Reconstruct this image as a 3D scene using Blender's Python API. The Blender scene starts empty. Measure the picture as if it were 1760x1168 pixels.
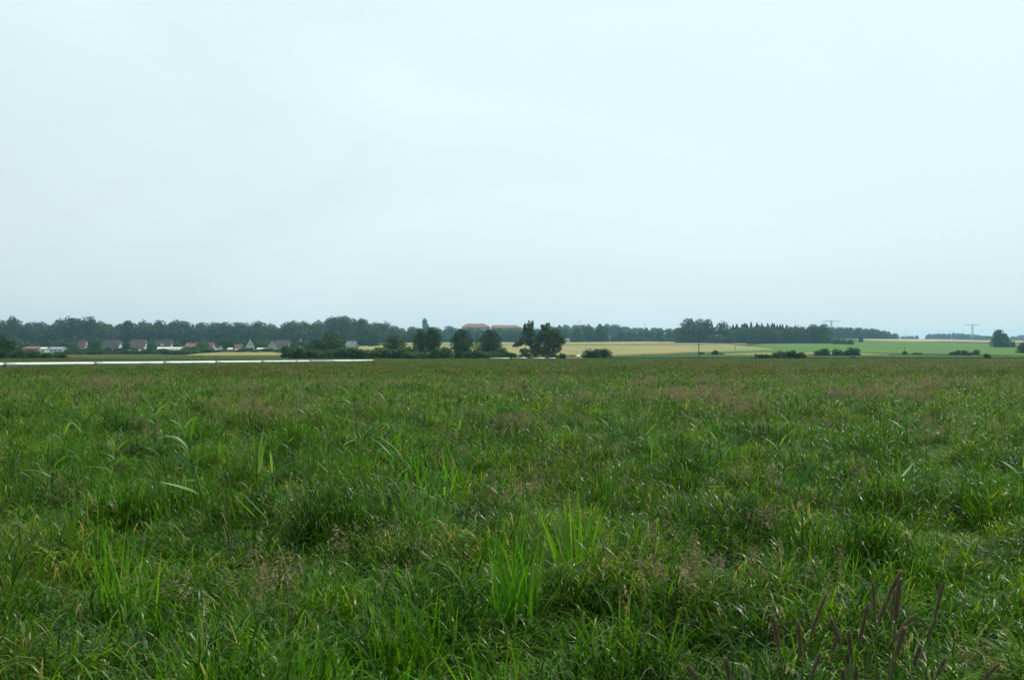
import bpy, math, random
import numpy as np
R = math.radians
rng = np.random.default_rng(7)
random.seed(7)
scene = bpy.context.scene
COL = scene.collection

# ------------------------------------------------------------------ camera
EYE = 1.7
F = 1857.0                    # focal length in photo pixels (photo 1760 wide)
HOR = 606.0                   # photo row of the true horizon
cam_data = bpy.data.cameras.new('camera')
cam = bpy.data.objects.new('camera', cam_data)
COL.objects.link(cam)
cam_data.sensor_width = 36.0
cam_data.lens = F / 1760.0 * 36.0
cam_data.clip_start = 0.05
cam_data.clip_end = 20000.0
cam.location = (0, 0, EYE)
cam.rotation_euler = (R(90) + math.atan((HOR - 584.0) / F), 0, 0)
scene.camera = cam

# ------------------------------------------------------------------ sky and sun
SUN_EL, SUN_AZ = 57.0, 46.0            # azimuth measured from +Y towards +X
scene.view_settings.view_transform = 'Standard'
scene.view_settings.look = 'None'
scene.view_settings.exposure = 0.0
scene.view_settings.gamma = 1.0
scene.cycles.max_bounces = 6
scene.cycles.transparent_max_bounces = 8
scene.cycles.volume_bounces = 1
scene.cycles.use_adaptive_sampling = True
scene.cycles.adaptive_threshold = 0.02

world = bpy.data.worlds.new('World')
scene.world = world
world.use_nodes = True
nt = world.node_tree
for n in list(nt.nodes): nt.nodes.remove(n)
def N(nt, t, **kw):
    n = nt.nodes.new(t)
    for k, v in kw.items(): setattr(n, k, v)
    return n
out = N(nt, 'ShaderNodeOutputWorld'); bg = N(nt, 'ShaderNodeBackground')
sky = N(nt, 'ShaderNodeTexSky'); sky.sky_type = 'NISHITA'; sky.sun_disc = False
sky.sun_elevation = R(SUN_EL); sky.sun_rotation = R(SUN_AZ)
sky.air_density = 1.2; sky.dust_density = 2.5; sky.ozone_density = 1.0
tc = N(nt, 'ShaderNodeTexCoord')
mp = N(nt, 'ShaderNodeMapping'); mp.inputs['Scale'].default_value = (1.1, 1.1, 3.2); mp.inputs['Rotation'].default_value = (0.15, 0.35, 0.4)
nz = N(nt, 'ShaderNodeTexNoise'); nz.inputs['Scale'].default_value = 1.6; nz.inputs['Detail'].default_value = 7; nz.inputs['Roughness'].default_value = 0.5; nz.inputs['Distortion'].default_value = 0.7
cr = N(nt, 'ShaderNodeMapRange'); cr.inputs[1].default_value = 0.3; cr.inputs[2].default_value = 0.7; cr.inputs[3].default_value = 0.80; cr.inputs[4].default_value = 1.0
sep = N(nt, 'ShaderNodeSeparateXYZ')
ram = N(nt, 'ShaderNodeValToRGB')                   # high thin cloud veil: greyer low, brighter high
e = ram.color_ramp.elements
e[0].position = 0.0;  e[0].color = (0.76, 0.905, 0.93, 1)
e[1].position = 0.36; e[1].color = (0.80, 0.985, 1.0, 1)
m_ = e.new(0.12); m_.color = (0.79, 0.945, 0.97, 1)
dotn = N(nt, 'ShaderNodeVectorMath', operation='DOT_PRODUCT')     # veil glows towards the sun
dotn.inputs[1].default_value = (math.sin(R(14)) * math.cos(R(40)), math.cos(R(14)) * math.cos(R(40)), math.sin(R(40)))
gl = N(nt, 'ShaderNodeMapRange'); gl.inputs[1].default_value = 0.55; gl.inputs[2].default_value = 1.0; gl.inputs[3].default_value = 8.8; gl.inputs[4].default_value = 11.0
vs = N(nt, 'ShaderNodeVectorMath', operation='SCALE')
mix = N(nt, 'ShaderNodeMix', data_type='RGBA')
nt.links.new(tc.outputs['Generated'], mp.inputs[0]); nt.links.new(mp.outputs[0], nz.inputs[0]); nt.links.new(nz.outputs[0], cr.inputs[0])
nt.links.new(tc.outputs['Generated'], sep.inputs[0]); nt.links.new(sep.outputs[2], ram.inputs[0])
nt.links.new(tc.outputs['Generated'], dotn.inputs[0]); nt.links.new(dotn.outputs['Value'], gl.inputs[0])
nt.links.new(ram.outputs[0], vs.inputs[0]); nt.links.new(gl.outputs[0], vs.inputs['Scale'])
nt.links.new(cr.outputs[0], mix.inputs[0]); nt.links.new(sky.outputs[0], mix.inputs[6]); nt.links.new(vs.outputs[0], mix.inputs[7])
nt.links.new(mix.outputs[2], bg.inputs[0]); bg.inputs[1].default_value = 0.1
nt.links.new(bg.outputs[0], out.inputs[0])

sl = bpy.data.lights.new('sun', 'SUN'); sl.energy = 4.6; sl.angle = R(0.8); sl.color = (1.0, 0.94, 0.82)
so = bpy.data.objects.new('sun', sl); COL.objects.link(so)
so.rotation_euler = (R(90 - SUN_EL), 0, R(180 - SUN_AZ))
so.location = (0, 0, 60)

# ------------------------------------------------------------------ materials
def new_mat(name):
    m = bpy.data.materials.new(name); m.use_nodes = True
    for n in list(m.node_tree.nodes): m.node_tree.nodes.remove(n)
    return m, m.node_tree
def ramp(nt, stops):
    r = N(nt, 'ShaderNodeValToRGB'); el = r.color_ramp.elements
    el[0].position = stops[0][0]; el[0].color = (*stops[0][1], 1)
    el[1].position = stops[-1][0]; el[1].color = (*stops[-1][1], 1)
    for p, c in stops[1:-1]:
        x = el.new(p); x.color = (*c, 1)
    return r
def surf_mat(name, c1, c2, scale=1.0, rough=0.8, spec=0.3, bump=0.0, stretch=(1, 1, 1), metallic=0.0, detail=6, coord='Object'):
    """mottled procedural surface"""
    m, nt = new_mat(name)
    o = N(nt, 'ShaderNodeOutputMaterial'); p = N(nt, 'ShaderNodeBsdfPrincipled')
    tc = N(nt, 'ShaderNodeTexCoord'); mp = N(nt, 'ShaderNodeMapping'); mp.inputs['Scale'].default_value = stretch
    nz = N(nt, 'ShaderNodeTexNoise'); nz.inputs['Scale'].default_value = scale; nz.inputs['Detail'].default_value = detail
    r = ramp(nt, [(0.3, c1), (0.7, c2)])
    nt.links.new(tc.outputs[coord], mp.inputs[0]); nt.links.new(mp.outputs[0], nz.inputs[0]); nt.links.new(nz.outputs[0], r.inputs[0])
    nt.links.new(r.outputs[0], p.inputs['Base Color'])
    p.inputs['Roughness'].default_value = rough; p.inputs['Specular IOR Level'].default_value = spec; p.inputs['Metallic'].default_value = metallic
    if bump:
        b = N(nt, 'ShaderNodeBump'); b.inputs['Strength'].default_value = bump; b.inputs['Distance'].default_value = 0.1
        nt.links.new(nz.outputs[0], b.inputs['Height']); nt.links.new(b.outputs[0], p.inputs['Normal'])
    nt.links.new(p.outputs[0], o.inputs[0])
    return m
def leaf_mat(name, stops, trans=0.35, mottle=0.0, rough=0.45, spec=0.4, patch=None, patch_scale=0.3, patch_amt=0.5, objrand=0.0, tcol=(1.25, 1.2, 0.6)):
    """leaf / blade: colour from the 'tint' attribute, shifted by broad patches over the ground"""
    m, nt = new_mat(name)
    o = N(nt, 'ShaderNodeOutputMaterial'); p = N(nt, 'ShaderNodeBsdfPrincipled'); t = N(nt, 'ShaderNodeBsdfTranslucent'); mx = N(nt, 'ShaderNodeMixShader')
    at = N(nt, 'ShaderNodeAttribute'); at.attribute_name = 'tint'
    r = ramp(nt, stops)
    val = at.outputs['Fac']
    if objrand:
        oi = N(nt, 'ShaderNodeObjectInfo'); ma = N(nt, 'ShaderNodeMath', operation='MULTIPLY_ADD'); ma.inputs[1].default_value = objrand
        sb = N(nt, 'ShaderNodeMath', operation='SUBTRACT'); sb.inputs[1].default_value = objrand / 2
        nt.links.new(oi.outputs['Random'], ma.inputs[0]); nt.links.new(val, ma.inputs[2]); nt.links.new(ma.outputs[0], sb.inputs[0]); val = sb.outputs[0]
    nt.links.new(val, r.inputs[0]); colr = r.outputs[0]
    if patch:
        g = N(nt, 'ShaderNodeNewGeometry'); nz = N(nt, 'ShaderNodeTexNoise'); nz.inputs['Scale'].default_value = patch_scale; nz.inputs['Detail'].default_value = 5
        nz.inputs['Roughness'].default_value = 0.6
        mpp = N(nt, 'ShaderNodeMapping'); mpp.inputs['Scale'].default_value = (1, 0.45, 0)
        nt.links.new(g.outputs['Position'], mpp.inputs[0]); nt.links.new(mpp.outputs[0], nz.inputs[0])
        mr = N(nt, 'ShaderNodeMapRange'); mr.inputs[1].default_value = 0.42; mr.inputs[2].default_value = 0.66; mr.inputs[4].default_value = patch_amt
        nt.links.new(nz.outputs[0], mr.inputs[0])
        mc = N(nt, 'ShaderNodeMix', data_type='RGBA', blend_type='MULTIPLY'); mc.inputs[7].default_value = (*patch, 1)
        nt.links.new(mr.outputs[0], mc.inputs[0]); nt.links.new(colr, mc.inputs[6]); colr = mc.outputs[2]
    if mottle:                               # darker and lighter stands of grass about a metre across
        g2 = N(nt, 'ShaderNodeNewGeometry'); n2 = N(nt, 'ShaderNodeTexNoise'); n2.inputs['Scale'].default_value = 0.9; n2.inputs['Detail'].default_value = 3
        mq = N(nt, 'ShaderNodeMapping'); mq.inputs['Scale'].default_value = (1, 1, 0); nt.links.new(g2.outputs['Position'], mq.inputs[0]); nt.links.new(mq.outputs[0], n2.inputs[0])
        rr = ramp(nt, [(0.34, (0.50, 0.62, 0.60)), (0.52, (1, 1, 1)), (0.68, (1.6, 1.32, 1.0))]); nt.links.new(n2.outputs[0], rr.inputs[0])
        m2 = N(nt, 'ShaderNodeMix', data_type='RGBA', blend_type='MULTIPLY'); m2.inputs[0].default_value = mottle; nt.links.new(colr, m2.inputs[6]); nt.links.new(rr.outputs[0], m2.inputs[7]); colr = m2.outputs[2]
    nt.links.new(colr, p.inputs['Base Color'])
    tm = N(nt, 'ShaderNodeMix', data_type='RGBA', blend_type='MULTIPLY'); tm.inputs[0].default_value = 1.0; tm.inputs[7].default_value = (*tcol, 1)
    nt.links.new(colr, tm.inputs[6]); nt.links.new(tm.outputs[2], t.inputs[0])
    p.inputs['Roughness'].default_value = rough; p.inputs['Specular IOR Level'].default_value = spec
    mx.inputs[0].default_value = trans
    nt.links.new(p.outputs[0], mx.inputs[1]); nt.links.new(t.outputs[0], mx.inputs[2]); nt.links.new(mx.outputs[0], o.inputs[0])
    return m

GREENS = [(0.0, (0.006, 0.034, 0.002)), (0.35, (0.025, 0.090, 0.002)), (0.7, (0.058, 0.170, 0.002)), (0.92, (0.125, 0.250, 0.004)), (1.0, (0.23, 0.23, 0.10))]
M = {}
M['grass'] = leaf_mat('grass_blade', GREENS, trans=0.46, mottle=1.0, rough=0.36, spec=0.17, patch=(1.5, 0.98, 0.8), patch_scale=0.25, patch_amt=0.7)
M['grass_broad'] = leaf_mat('broad_blade', [(0, (0.024, 0.11, 0.005)), (0.6, (0.065, 0.24, 0.006)), (1, (0.15, 0.31, 0.012))], trans=0.5, rough=0.42, spec=0.25)
M['grass_far'] = leaf_mat('distant_blade', [(0, (0.013, 0.046, 0.002)), (0.45, (0.032, 0.098, 0.003)), (0.8, (0.070, 0.150, 0.005)), (1, (0.17, 0.16, 0.05))], trans=0.35, rough=0.5, spec=0.12, mottle=1.0, patch=(1.7, 0.82, 1.2), patch_scale=0.07, patch_amt=0.9)
M['panicle'] = leaf_mat('flowering_panicle', [(0, (0.13, 0.085, 0.050)), (0.5, (0.25, 0.185, 0.115)), (1, (0.42, 0.34, 0.22))], trans=0.3, rough=0.7, spec=0.1, tcol=(1, 1, 0.9))
M['stalk'] = leaf_mat('dry_stalk', [(0, (0.06, 0.08, 0.02)), (1, (0.17, 0.14, 0.07))], trans=0.1, rough=0.6, spec=0.3)
M['reed'] = leaf_mat('reed_leaf', [(0, (0.020, 0.085, 0.012)), (0.6, (0.045, 0.17, 0.014)), (1, (0.14, 0.26, 0.05))], trans=0.45, rough=0.45, spec=0.3)
M['seed'] = leaf_mat('seed_spike', [(0, (0.06, 0.052, 0.028)), (0.6, (0.165, 0.13, 0.072)), (1, (0.46, 0.41, 0.27))], trans=0.4, rough=0.8, spec=0.1, tcol=(1, 1, 1))
M['leaf_wood'] = leaf_mat('wood_foliage', [(0, (0.005, 0.024, 0.005)), (0.5, (0.016, 0.058, 0.009)), (1, (0.048, 0.115, 0.014))], trans=0.22, rough=0.6, spec=0.2, objrand=0.5)
M['leaf_bush'] = leaf_mat('bush_foliage', [(0, (0.007, 0.024, 0.003)), (0.5, (0.021, 0.064, 0.006)), (1, (0.062, 0.130, 0.012))], trans=0.2, rough=0.6, spec=0.2, objrand=0.35)
M['leaf_scrub'] = leaf_mat('scrub_foliage', [(0, (0.012, 0.036, 0.005)), (0.5, (0.032, 0.088, 0.009)), (1, (0.085, 0.165, 0.018))], trans=0.28, rough=0.6, spec=0.15, objrand=0.45)
M['leaf_willow'] = leaf_mat('willow_foliage', [(0, (0.016, 0.046, 0.014)), (0.5, (0.042, 0.092, 0.024)), (1, (0.095, 0.150, 0.042))], trans=0.25, rough=0.55, spec=0.3)
M['needle'] = leaf_mat('pine_needles', [(0, (0.008, 0.020, 0.011)), (0.5, (0.015, 0.036, 0.017)), (1, (0.028, 0.055, 0.022))], trans=0.1, rough=0.7, spec=0.15, objrand=0.4)
M['bark'] = surf_mat('bark', (0.05, 0.04, 0.03), (0.13, 0.10, 0.075), 3, stretch=(4, 4, 1), rough=0.95)
M['soil'] = surf_mat('soil', (0.012, 0.016, 0.006), (0.03, 0.04, 0.015), 4)
M['white_wall'] = surf_mat('white_render', (0.48, 0.50, 0.49), (0.66, 0.67, 0.65), 0.8)
M['cream_wall'] = surf_mat('cream_render', (0.36, 0.36, 0.27), (0.48, 0.47, 0.36), 0.8)
M['grey_wall'] = surf_mat('grey_render', (0.25, 0.25, 0.24), (0.36, 0.36, 0.34), 0.8)
M['brick'] = surf_mat('brick', (0.15, 0.075, 0.055), (0.24, 0.12, 0.09), 1.5)
M['tower_brick'] = surf_mat('weathered_brick', (0.095, 0.075, 0.065), (0.16, 0.12, 0.10), 0.7)
M['slate'] = surf_mat('slate_roof', (0.050, 0.050, 0.058), (0.10, 0.095, 0.105), 1.2, stretch=(1, 1, 4))
M['brown_roof'] = surf_mat('brown_tiles', (0.085, 0.06, 0.058), (0.15, 0.11, 0.10), 1.2, stretch=(1, 1, 4))
M['red_roof'] = surf_mat('red_tiles', (0.135, 0.060, 0.046), (0.22, 0.100, 0.078), 0.6, stretch=(1, 1, 4))
M['old_red_roof'] = surf_mat('faded_red_tiles', (0.17, 0.075, 0.06), (0.27, 0.125, 0.10), 0.25, stretch=(1, 1, 3))
M['white_roof'] = surf_mat('white_sheet_roof', (0.48, 0.47, 0.42), (0.64, 0.62, 0.56), 0.3)
M['grey_roof'] = surf_mat('grey_sheet_roof', (0.15, 0.18, 0.20), (0.28, 0.31, 0.33), 0.8)
M['glass'] = surf_mat('window_glass', (0.03, 0.04, 0.05), (0.06, 0.07, 0.08), 2, rough=0.1, spec=0.6)
M['frame'] = surf_mat('window_frame', (0.6, 0.6, 0.58), (0.7, 0.7, 0.68), 2)
M['pipe'] = surf_mat('white_painted_pipe', (0.52, 0.57, 0.55), (0.80, 0.84, 0.82), 0.5, rough=0.35, spec=0.5, stretch=(1, 1, 1))
M['pipe_grey'] = surf_mat('grey_pipe', (0.22, 0.26, 0.27), (0.38, 0.43, 0.43), 1.5, rough=0.5)  # mottled grey, darker than the white pipe
M['flange'] = surf_mat('grey_coupling', (0.22, 0.22, 0.22), (0.38, 0.38, 0.37), 4, rough=0.5, metallic=0.4)
M['rust'] = surf_mat('rusty_red_cap', (0.16, 0.035, 0.025), (0.30, 0.08, 0.05), 6, rough=0.7)
M['steel'] = surf_mat('galvanised_steel', (0.38, 0.40, 0.40), (0.52, 0.54, 0.54), 1.0, rough=0.6, metallic=0.2)
M['pole_wood'] = surf_mat('weathered_pole', (0.07, 0.06, 0.05), (0.15, 0.13, 0.11), 2, stretch=(3, 3, .5))
M['blue_cover'] = surf_mat('pale_blue_cover', (0.34, 0.45, 0.52), (0.48, 0.60, 0.66), 3, rough=0.4)
M['white_tank'] = surf_mat('white_plastic', (0.78, 0.80, 0.80), (0.88, 0.88, 0.88), 2, rough=0.3)

def ground_mat(name, stops, scales, bump=0.4, stretch=(1, 1, 1), fine=6.0):
    """field surface: broad mottling multiplied by fine mottling"""
    m, nt = new_mat(name)
    o = N(nt, 'ShaderNodeOutputMaterial'); p = N(nt, 'ShaderNodeBsdfPrincipled'); p.inputs['Roughness'].default_value = 0.95; p.inputs['Specular IOR Level'].default_value = 0.1
    g = N(nt, 'ShaderNodeNewGeometry'); mp = N(nt, 'ShaderNodeMapping'); mp.inputs['Scale'].default_value = stretch
    n1 = N(nt, 'ShaderNodeTexNoise'); n1.inputs['Scale'].default_value = scales[0]; n1.inputs['Detail'].default_value = 8; n1.inputs['Roughness'].default_value = 0.65
    n2 = N(nt, 'ShaderNodeTexNoise'); n2.inputs['Scale'].default_value = scales[1]; n2.inputs['Detail'].default_value = 4
    r = ramp(nt, stops); r2 = ramp(nt, [(0.3, (0.62, 0.64, 0.6)), (0.7, (1.25, 1.22, 1.2))])
    mc = N(nt, 'ShaderNodeMix', data_type='RGBA', blend_type='MULTIPLY'); mc.inputs[0].default_value = 1.0
    nt.links.new(g.outputs['Position'], mp.inputs[0]); nt.links.new(mp.outputs[0], n1.inputs[0]); nt.links.new(g.outputs['Position'], n2.inputs[0])
    nt.links.new(n1.outputs[0], r.inputs[0]); nt.links.new(n2.outputs[0], r2.inputs[0])
    nt.links.new(r.outputs[0], mc.inputs[6]); nt.links.new(r2.outputs[0], mc.inputs[7]); nt.links.new(mc.outputs[2], p.inputs['Base Color'])
    b = N(nt, 'ShaderNodeBump'); b.inputs['Strength'].default_value = bump; b.inputs['Distance'].default_value = 0.3
    nt.links.new(n2.outputs[0], b.inputs['Height']); nt.links.new(b.outputs[0], p.inputs['Normal'])
    nt.links.new(p.outputs[0], o.inputs[0])
    return m
M['ground'] = ground_mat('rough_meadow_ground', [(0.3, (0.026, 0.046, 0.008)), (0.5, (0.036, 0.060, 0.010)), (0.7, (0.060, 0.076, 0.018))], (0.03, 1.5), stretch=(1, 0.35, 1))
M['wheat'] = ground_mat('ripening_wheat', [(0.3, (0.155, 0.175, 0.060)), (0.5, (0.215, 0.205, 0.078)), (0.72, (0.27, 0.215, 0.095))], (0.018, 1.2), stretch=(1, 0.3, 1))
M['green_crop'] = ground_mat('green_crop', [(0.3, (0.050, 0.112, 0.012)), (0.55, (0.064, 0.140, 0.014)), (0.75, (0.092, 0.155, 0.022))], (0.015, 1.0), stretch=(1, 0.3, 1))
M['tan_crop'] = ground_mat('tan_stubble', [(0.3, (0.26, 0.22, 0.12)), (0.7, (0.34, 0.28, 0.16))], (0.012, 0.8), stretch=(1, 0.3, 1))
M['fallow'] = ground_mat('fallow_strip', [(0.3, (0.13, 0.13, 0.075)), (0.7, (0.18, 0.165, 0.10))], (0.02, 0.8), stretch=(1, 0.3, 1))
M['pale_green'] = ground_mat('pale_pasture', [(0.3, (0.16, 0.20, 0.08)), (0.7, (0.22, 0.25, 0.11))], (0.02, 0.8), stretch=(1, 0.3, 1))
M['bank'] = ground_mat('rough_grass_band', [(0.3, (0.020, 0.050, 0.011)), (0.7, (0.036, 0.074, 0.016))], (0.06, 1.3), stretch=(1, 0.3, 1))
M['dirt'] = ground_mat('dirt_track', [(0.3, (0.16, 0.12, 0.09)), (0.7, (0.24, 0.19, 0.15))], (0.2, 1.5))

# ------------------------------------------------------------------ mesh helpers
def mesh_np(name, verts, faces, mats, tint=None, midx=None, smooth=False):
    """verts (n,3); faces (m,k) with k = 3 or 4, or list of such arrays"""
    me = bpy.data.meshes.new(name)
    verts = np.asarray(verts, dtype=np.float32)
    fl = faces if isinstance(faces, list) else [faces]
    fl = [np.asarray(f, dtype=np.int32) for f in fl if len(f)]
    loops = np.concatenate([f.ravel() for f in fl]); sizes = np.concatenate([np.full(len(f), f.shape[1], dtype=np.int32) for f in fl])
    me.vertices.add(len(verts)); me.vertices.foreach_set('co', verts.ravel())
    me.loops.add(len(loops)); me.loops.foreach_set('vertex_index', loops)
    me.polygons.add(len(sizes)); st = np.concatenate([[0], np.cumsum(sizes)[:-1]]).astype(np.int32)
    me.polygons.foreach_set('loop_start', st); me.polygons.foreach_set('loop_total', sizes)
    if midx is not None: me.polygons.foreach_set('material_index', np.asarray(midx, dtype=np.int32))
    if smooth: me.polygons.foreach_set('use_smooth', np.ones(len(sizes), dtype=bool))
    me.update(calc_edges=True)
    for m in (mats if isinstance(mats, (list, tuple)) else [mats]): me.materials.append(m)
    if tint is not None:
        a = me.attributes.new('tint', 'FLOAT', 'POINT'); a.data.foreach_set('value', np.asarray(tint, dtype=np.float32))
    return me
def obj(name, me, parent=None, loc=None, rz=None):
    o = bpy.data.objects.new(name, me); COL.objects.link(o)
    if parent is not None: o.parent = parent
    if loc is not None: o.location = loc
    if rz is not None: o.rotation_euler = (0, 0, rz)
    return o
def tag(o, label=None, cat=None, group=None, kind=None):
    if label: o['label'] = label
    if cat: o['category'] = cat
    if group: o['group'] = group
    if kind: o['kind'] = kind
    return o
def empty(name, loc, rz=0, label=None, cat=None, group=None):
    o = bpy.data.objects.new(name, None); COL.objects.link(o); o.empty_display_size = 0.5
    o.location = loc; o.rotation_euler = (0, 0, rz)
    return tag(o, label, cat, group)
class MB:
    """collects boxes, tubes and polygons into one mesh"""
    def __init__(s): s.v = []; s.f = []
    def add(s, vs, fs):
        b = len(s.v); s.v += [tuple(v) for v in vs]; s.f += [tuple(b + i for i in f) for f in fs]
    def box(s, x0, x1, y0, y1, z0, z1):
        s.add([(x0, y0, z0), (x1, y0, z0), (x1, y1, z0), (x0, y1, z0), (x0, y0, z1), (x1, y0, z1), (x1, y1, z1), (x0, y1, z1)],
              [(0, 3, 2, 1), (4, 5, 6, 7), (0, 1, 5, 4), (1, 2, 6, 5), (2, 3, 7, 6), (3, 0, 4, 7)])
    def tube(s, pts, rad, seg=8, cap=True):
        pts = [np.array(p, float) for p in pts]
        if not hasattr(rad, '__len__'): rad = [rad] * len(pts)
        rings = []
        for i, p in enumerate(pts):
            d = pts[min(i + 1, len(pts) - 1)] - pts[max(i - 1, 0)]; d = d / (np.linalg.norm(d) + 1e-9)
            up = np.array([0, 0, 1.0]) if abs(d[2]) < 0.9 else np.array([1.0, 0, 0])
            a = np.cross(d, up); a /= np.linalg.norm(a); b = np.cross(d, a)
            rings.append([p + rad[i] * (math.cos(t) * a + math.sin(t) * b) for t in [2 * math.pi * k / seg for k in range(seg)]])
        vs = [v for r in rings for v in r]; fs = []
        for i in range(len(pts) - 1):
            for k in range(seg):
                k2 = (k + 1) % seg
                fs.append((i * seg + k, i * seg + k2, (i + 1) * seg + k2, (i + 1) * seg + k))
        if cap: fs.append(tuple(range(seg))[::-1]); fs.append(tuple((len(pts) - 1) * seg + k for k in range(seg)))
        s.add(vs, fs)
    def build(s, name, mat, parent=None, smooth=False, loc=None, rz=None):
        me = bpy.data.meshes.new(name); me.from_pydata(s.v, [], s.f); me.update()
        me.materials.append(mat)
        if smooth:
            for p in me.polygons: p.use_smooth = True
        return obj(name, me, parent, loc, rz)

# ------------------------------------------------------------------ terrain
KX = np.array([0, 500, 700, 950, 1100, 1300, 1450, 1760], float)
KD = np.array([0, 150, 250, 350, 450, 600, 700, 900, 1050, 1300, 1500, 1700, 2200, 2800, 5000], float)
KZ = np.array([
 [0, 0, .1, .6, 1.2, 1.8, 2.3, 6.0, 9.0, 12, 14, 16, 20, 25, 30],
 [0, 0, .1, .6, 1.2, 1.8, 2.4, 6.5, 9.5, 13, 16, 20, 28, 32, 35],
 [0, 0, .1, .4, 1.6, 4.3, 5.9, 9.9, 11.5, 15, 23, 32, 34, 35, 36],
 [0, 0, .1, .4, 1.6, 4.3, 5.9, 9.9, 11.8, 15, 23, 31, 34, 35, 36],
 [0, 0, .1, .4, 1.5, 4.6, 6.4, 10.2, 12.0, 16, 22, 29, 32, 35, 36],
 [0, 0, .1, .3, .9, 2.3, 3.6, 8.0, 10.8, 17, 22, 25, 30, 35, 38],
 [0, 0, .1, .3, .8, 1.7, 3.2, 7.8, 11.9, 17.5, 21.5, 24.6, 30.1, 36.4, 42],
 [0, 0, .1, .3, .8, 1.4, 2.5, 6.1, 9.1, 14.7, 18.7, 21.8, 29, 36.4, 42]])
def height(x, y):
    x = np.asarray(x, float); y = np.asarray(y, float)
    D = np.clip(y, 1, 4999); px = np.clip(880 + F * x / D, 0.01, 1759.9)
    i = np.clip(np.searchsorted(KX, px) - 1, 0, len(KX) - 2); j = np.clip(np.searchsorted(KD, D) - 1, 0, len(KD) - 2)
    a = (px - KX[i]) / (KX[i + 1] - KX[i]); b = (D - KD[j]) / (KD[j + 1] - KD[j])
    z = (1 - a) * ((1 - b) * KZ[i, j] + b * KZ[i, j + 1]) + a * ((1 - b) * KZ[i + 1, j] + b * KZ[i + 1, j + 1])
    return np.where(y < 100, 0.0, z)
def world_x(px, D): return (px - 880) / F * D
def world_z(py, D): return EYE + (HOR - py) / F * D
def gz(x, y): return float(height(x, y))
def depth_at(px, py):
    D = np.linspace(200, 2750, 5200); z = height(world_x(px, D), D)
    yy = HOR - (z - EYE) / D * F
    k = np.nonzero(yy <= py)[0]
    return float(D[k[0]]) if len(k) else 2700.0

s = np.linspace(-1, 1, 301); gx = 5000 * np.sinh(5.2 * s) / math.sinh(5.2)
t = np.linspace(0, 1, 321); gy = -150 + 5150 * (np.sinh(3.6 * t) / math.sinh(3.6))
X, Y = np.meshgrid(gx, gy); Z = height(X, Y)
V = np.stack([X.ravel(), Y.ravel(), Z.ravel()], 1)
nx, ny = len(gx), len(gy)
ii, jj = np.meshgrid(np.arange(nx - 1), np.arange(ny - 1)); a = (jj * nx + ii).ravel()
ground = obj('ground', mesh_np('ground', V, np.stack([a, a + 1, a + nx + 1, a + nx], 1), M['ground'], smooth=True))
tag(ground, kind='structure')

def field(name, mat, xs, ylow, yhigh, lift=0.35, rows=14, step=8):
    """a crop parcel: read off the photo as where its near and far edges cross the land, laid on the land and raised by the crop's height"""
    x = np.arange(xs[0], xs[-1] + 0.01, step); lo = np.interp(x, xs, ylow); hi = np.interp(x, xs, yhigh)
    vs = []
    for px, l, h in zip(x, lo, hi):
        d0, d1 = depth_at(px, l), depth_at(px, h)
        for k in range(rows):
            D = d0 + (d1 - d0) * k / (rows - 1); X = world_x(px, D)
            vs.append((X, D, gz(X, D) + lift))
    vs = np.array(vs); n = len(x)
    i, j = np.meshgrid(np.arange(n - 1), np.arange(rows - 1)); a = (i * rows + j).ravel()
    top = np.stack([a, a + rows, a + rows + 1, a + 1], 1)
    # edges of the crop down to the ground
    per = [(i, 0) for i in range(n)] + [(n - 1, j) for j in range(1, rows)] + [(i, rows - 1) for i in range(n - 2, -1, -1)] + [(0, j) for j in range(rows - 2, 0, -1)]
    pid = [i * rows + j for i, j in per]; b = len(vs)
    sk = vs[pid].copy(); sk[:, 2] -= lift + 0.25
    m = len(pid); q = np.arange(m)
    side = np.stack([np.array(pid)[q], b + q, b + (q + 1) % m, np.array(pid)[(q + 1) % m]], 1)
    o = obj(name, mesh_np(name, np.vstack([vs, sk]), np.vstack([top, side]), mat))
    return tag(o, kind='structure')
field('wheat_field', M['wheat'], [318, 345, 400, 500], [613, 613.3, 613.2, 613], [612.6, 609, 605.8, 605.3], 0.5)
field('wheat_field', M['wheat'], [560, 700, 880, 1050, 1100, 1200, 1250, 1330], [613, 613, 613, 612.3, 609.5, 605.8, 604, 601.3], [600, 594, 594, 594.4, 594.6, 593.8, 593, 600.6], 0.5)
field('upper_wheat_field', M['wheat'], [640, 700, 880, 960, 1050, 1100, 1160], [593.3, 593.3, 593.3, 593.5, 593.3, 591.6, 589.6], [589.5, 589.5, 589.2, 589.2, 588.0, 587.4, 587.6], 0.5)
field('fallow_strip', M['fallow'], [1060, 1160, 1230, 1290], [593.7, 593.3, 592.6, 591.5], [592.2, 590, 589.6, 590], 0.45)
field('pale_pasture', M['pale_green'], [560, 610, 650, 690], [602, 601, 600, 600], [596, 594.5, 593, 593], 0.3)
field('green_field', M['green_crop'], [1180, 1250, 1310, 1400, 1480, 1560, 1640, 1760, 1860], [607.4, 606.6, 605.2, 606, 607.5, 608.5, 610, 612.5, 613], [606.6, 603.6, 591, 590.8, 586.5, 588, 590, 591.5, 592], 0.3)
field('narrow_wheat_strip', M['wheat'], [1240, 1330, 1400, 1480, 1535], [611, 610, 609.6, 611.6, 611.5], [610.2, 606.4, 606.8, 608.6, 610.8], 0.45)
field('tan_field', M['tan_crop'], [1470, 1500, 1560, 1620, 1700, 1860], [584.6, 586.0, 587.4, 587.0, 588.6, 589.5], [583.4, 583.1, 583.0, 583.4, 585.8, 586.8], 0.5)
field('rough_grass_band', M['bank'], [1040, 1100, 1200, 1320, 1500, 1640, 1860], [615.4, 615.2, 615.2, 615.2, 615.2, 615.4, 615.8], [613, 611, 608.4, 612.2, 612.4, 611.5, 613.6], 0.25)
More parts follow.
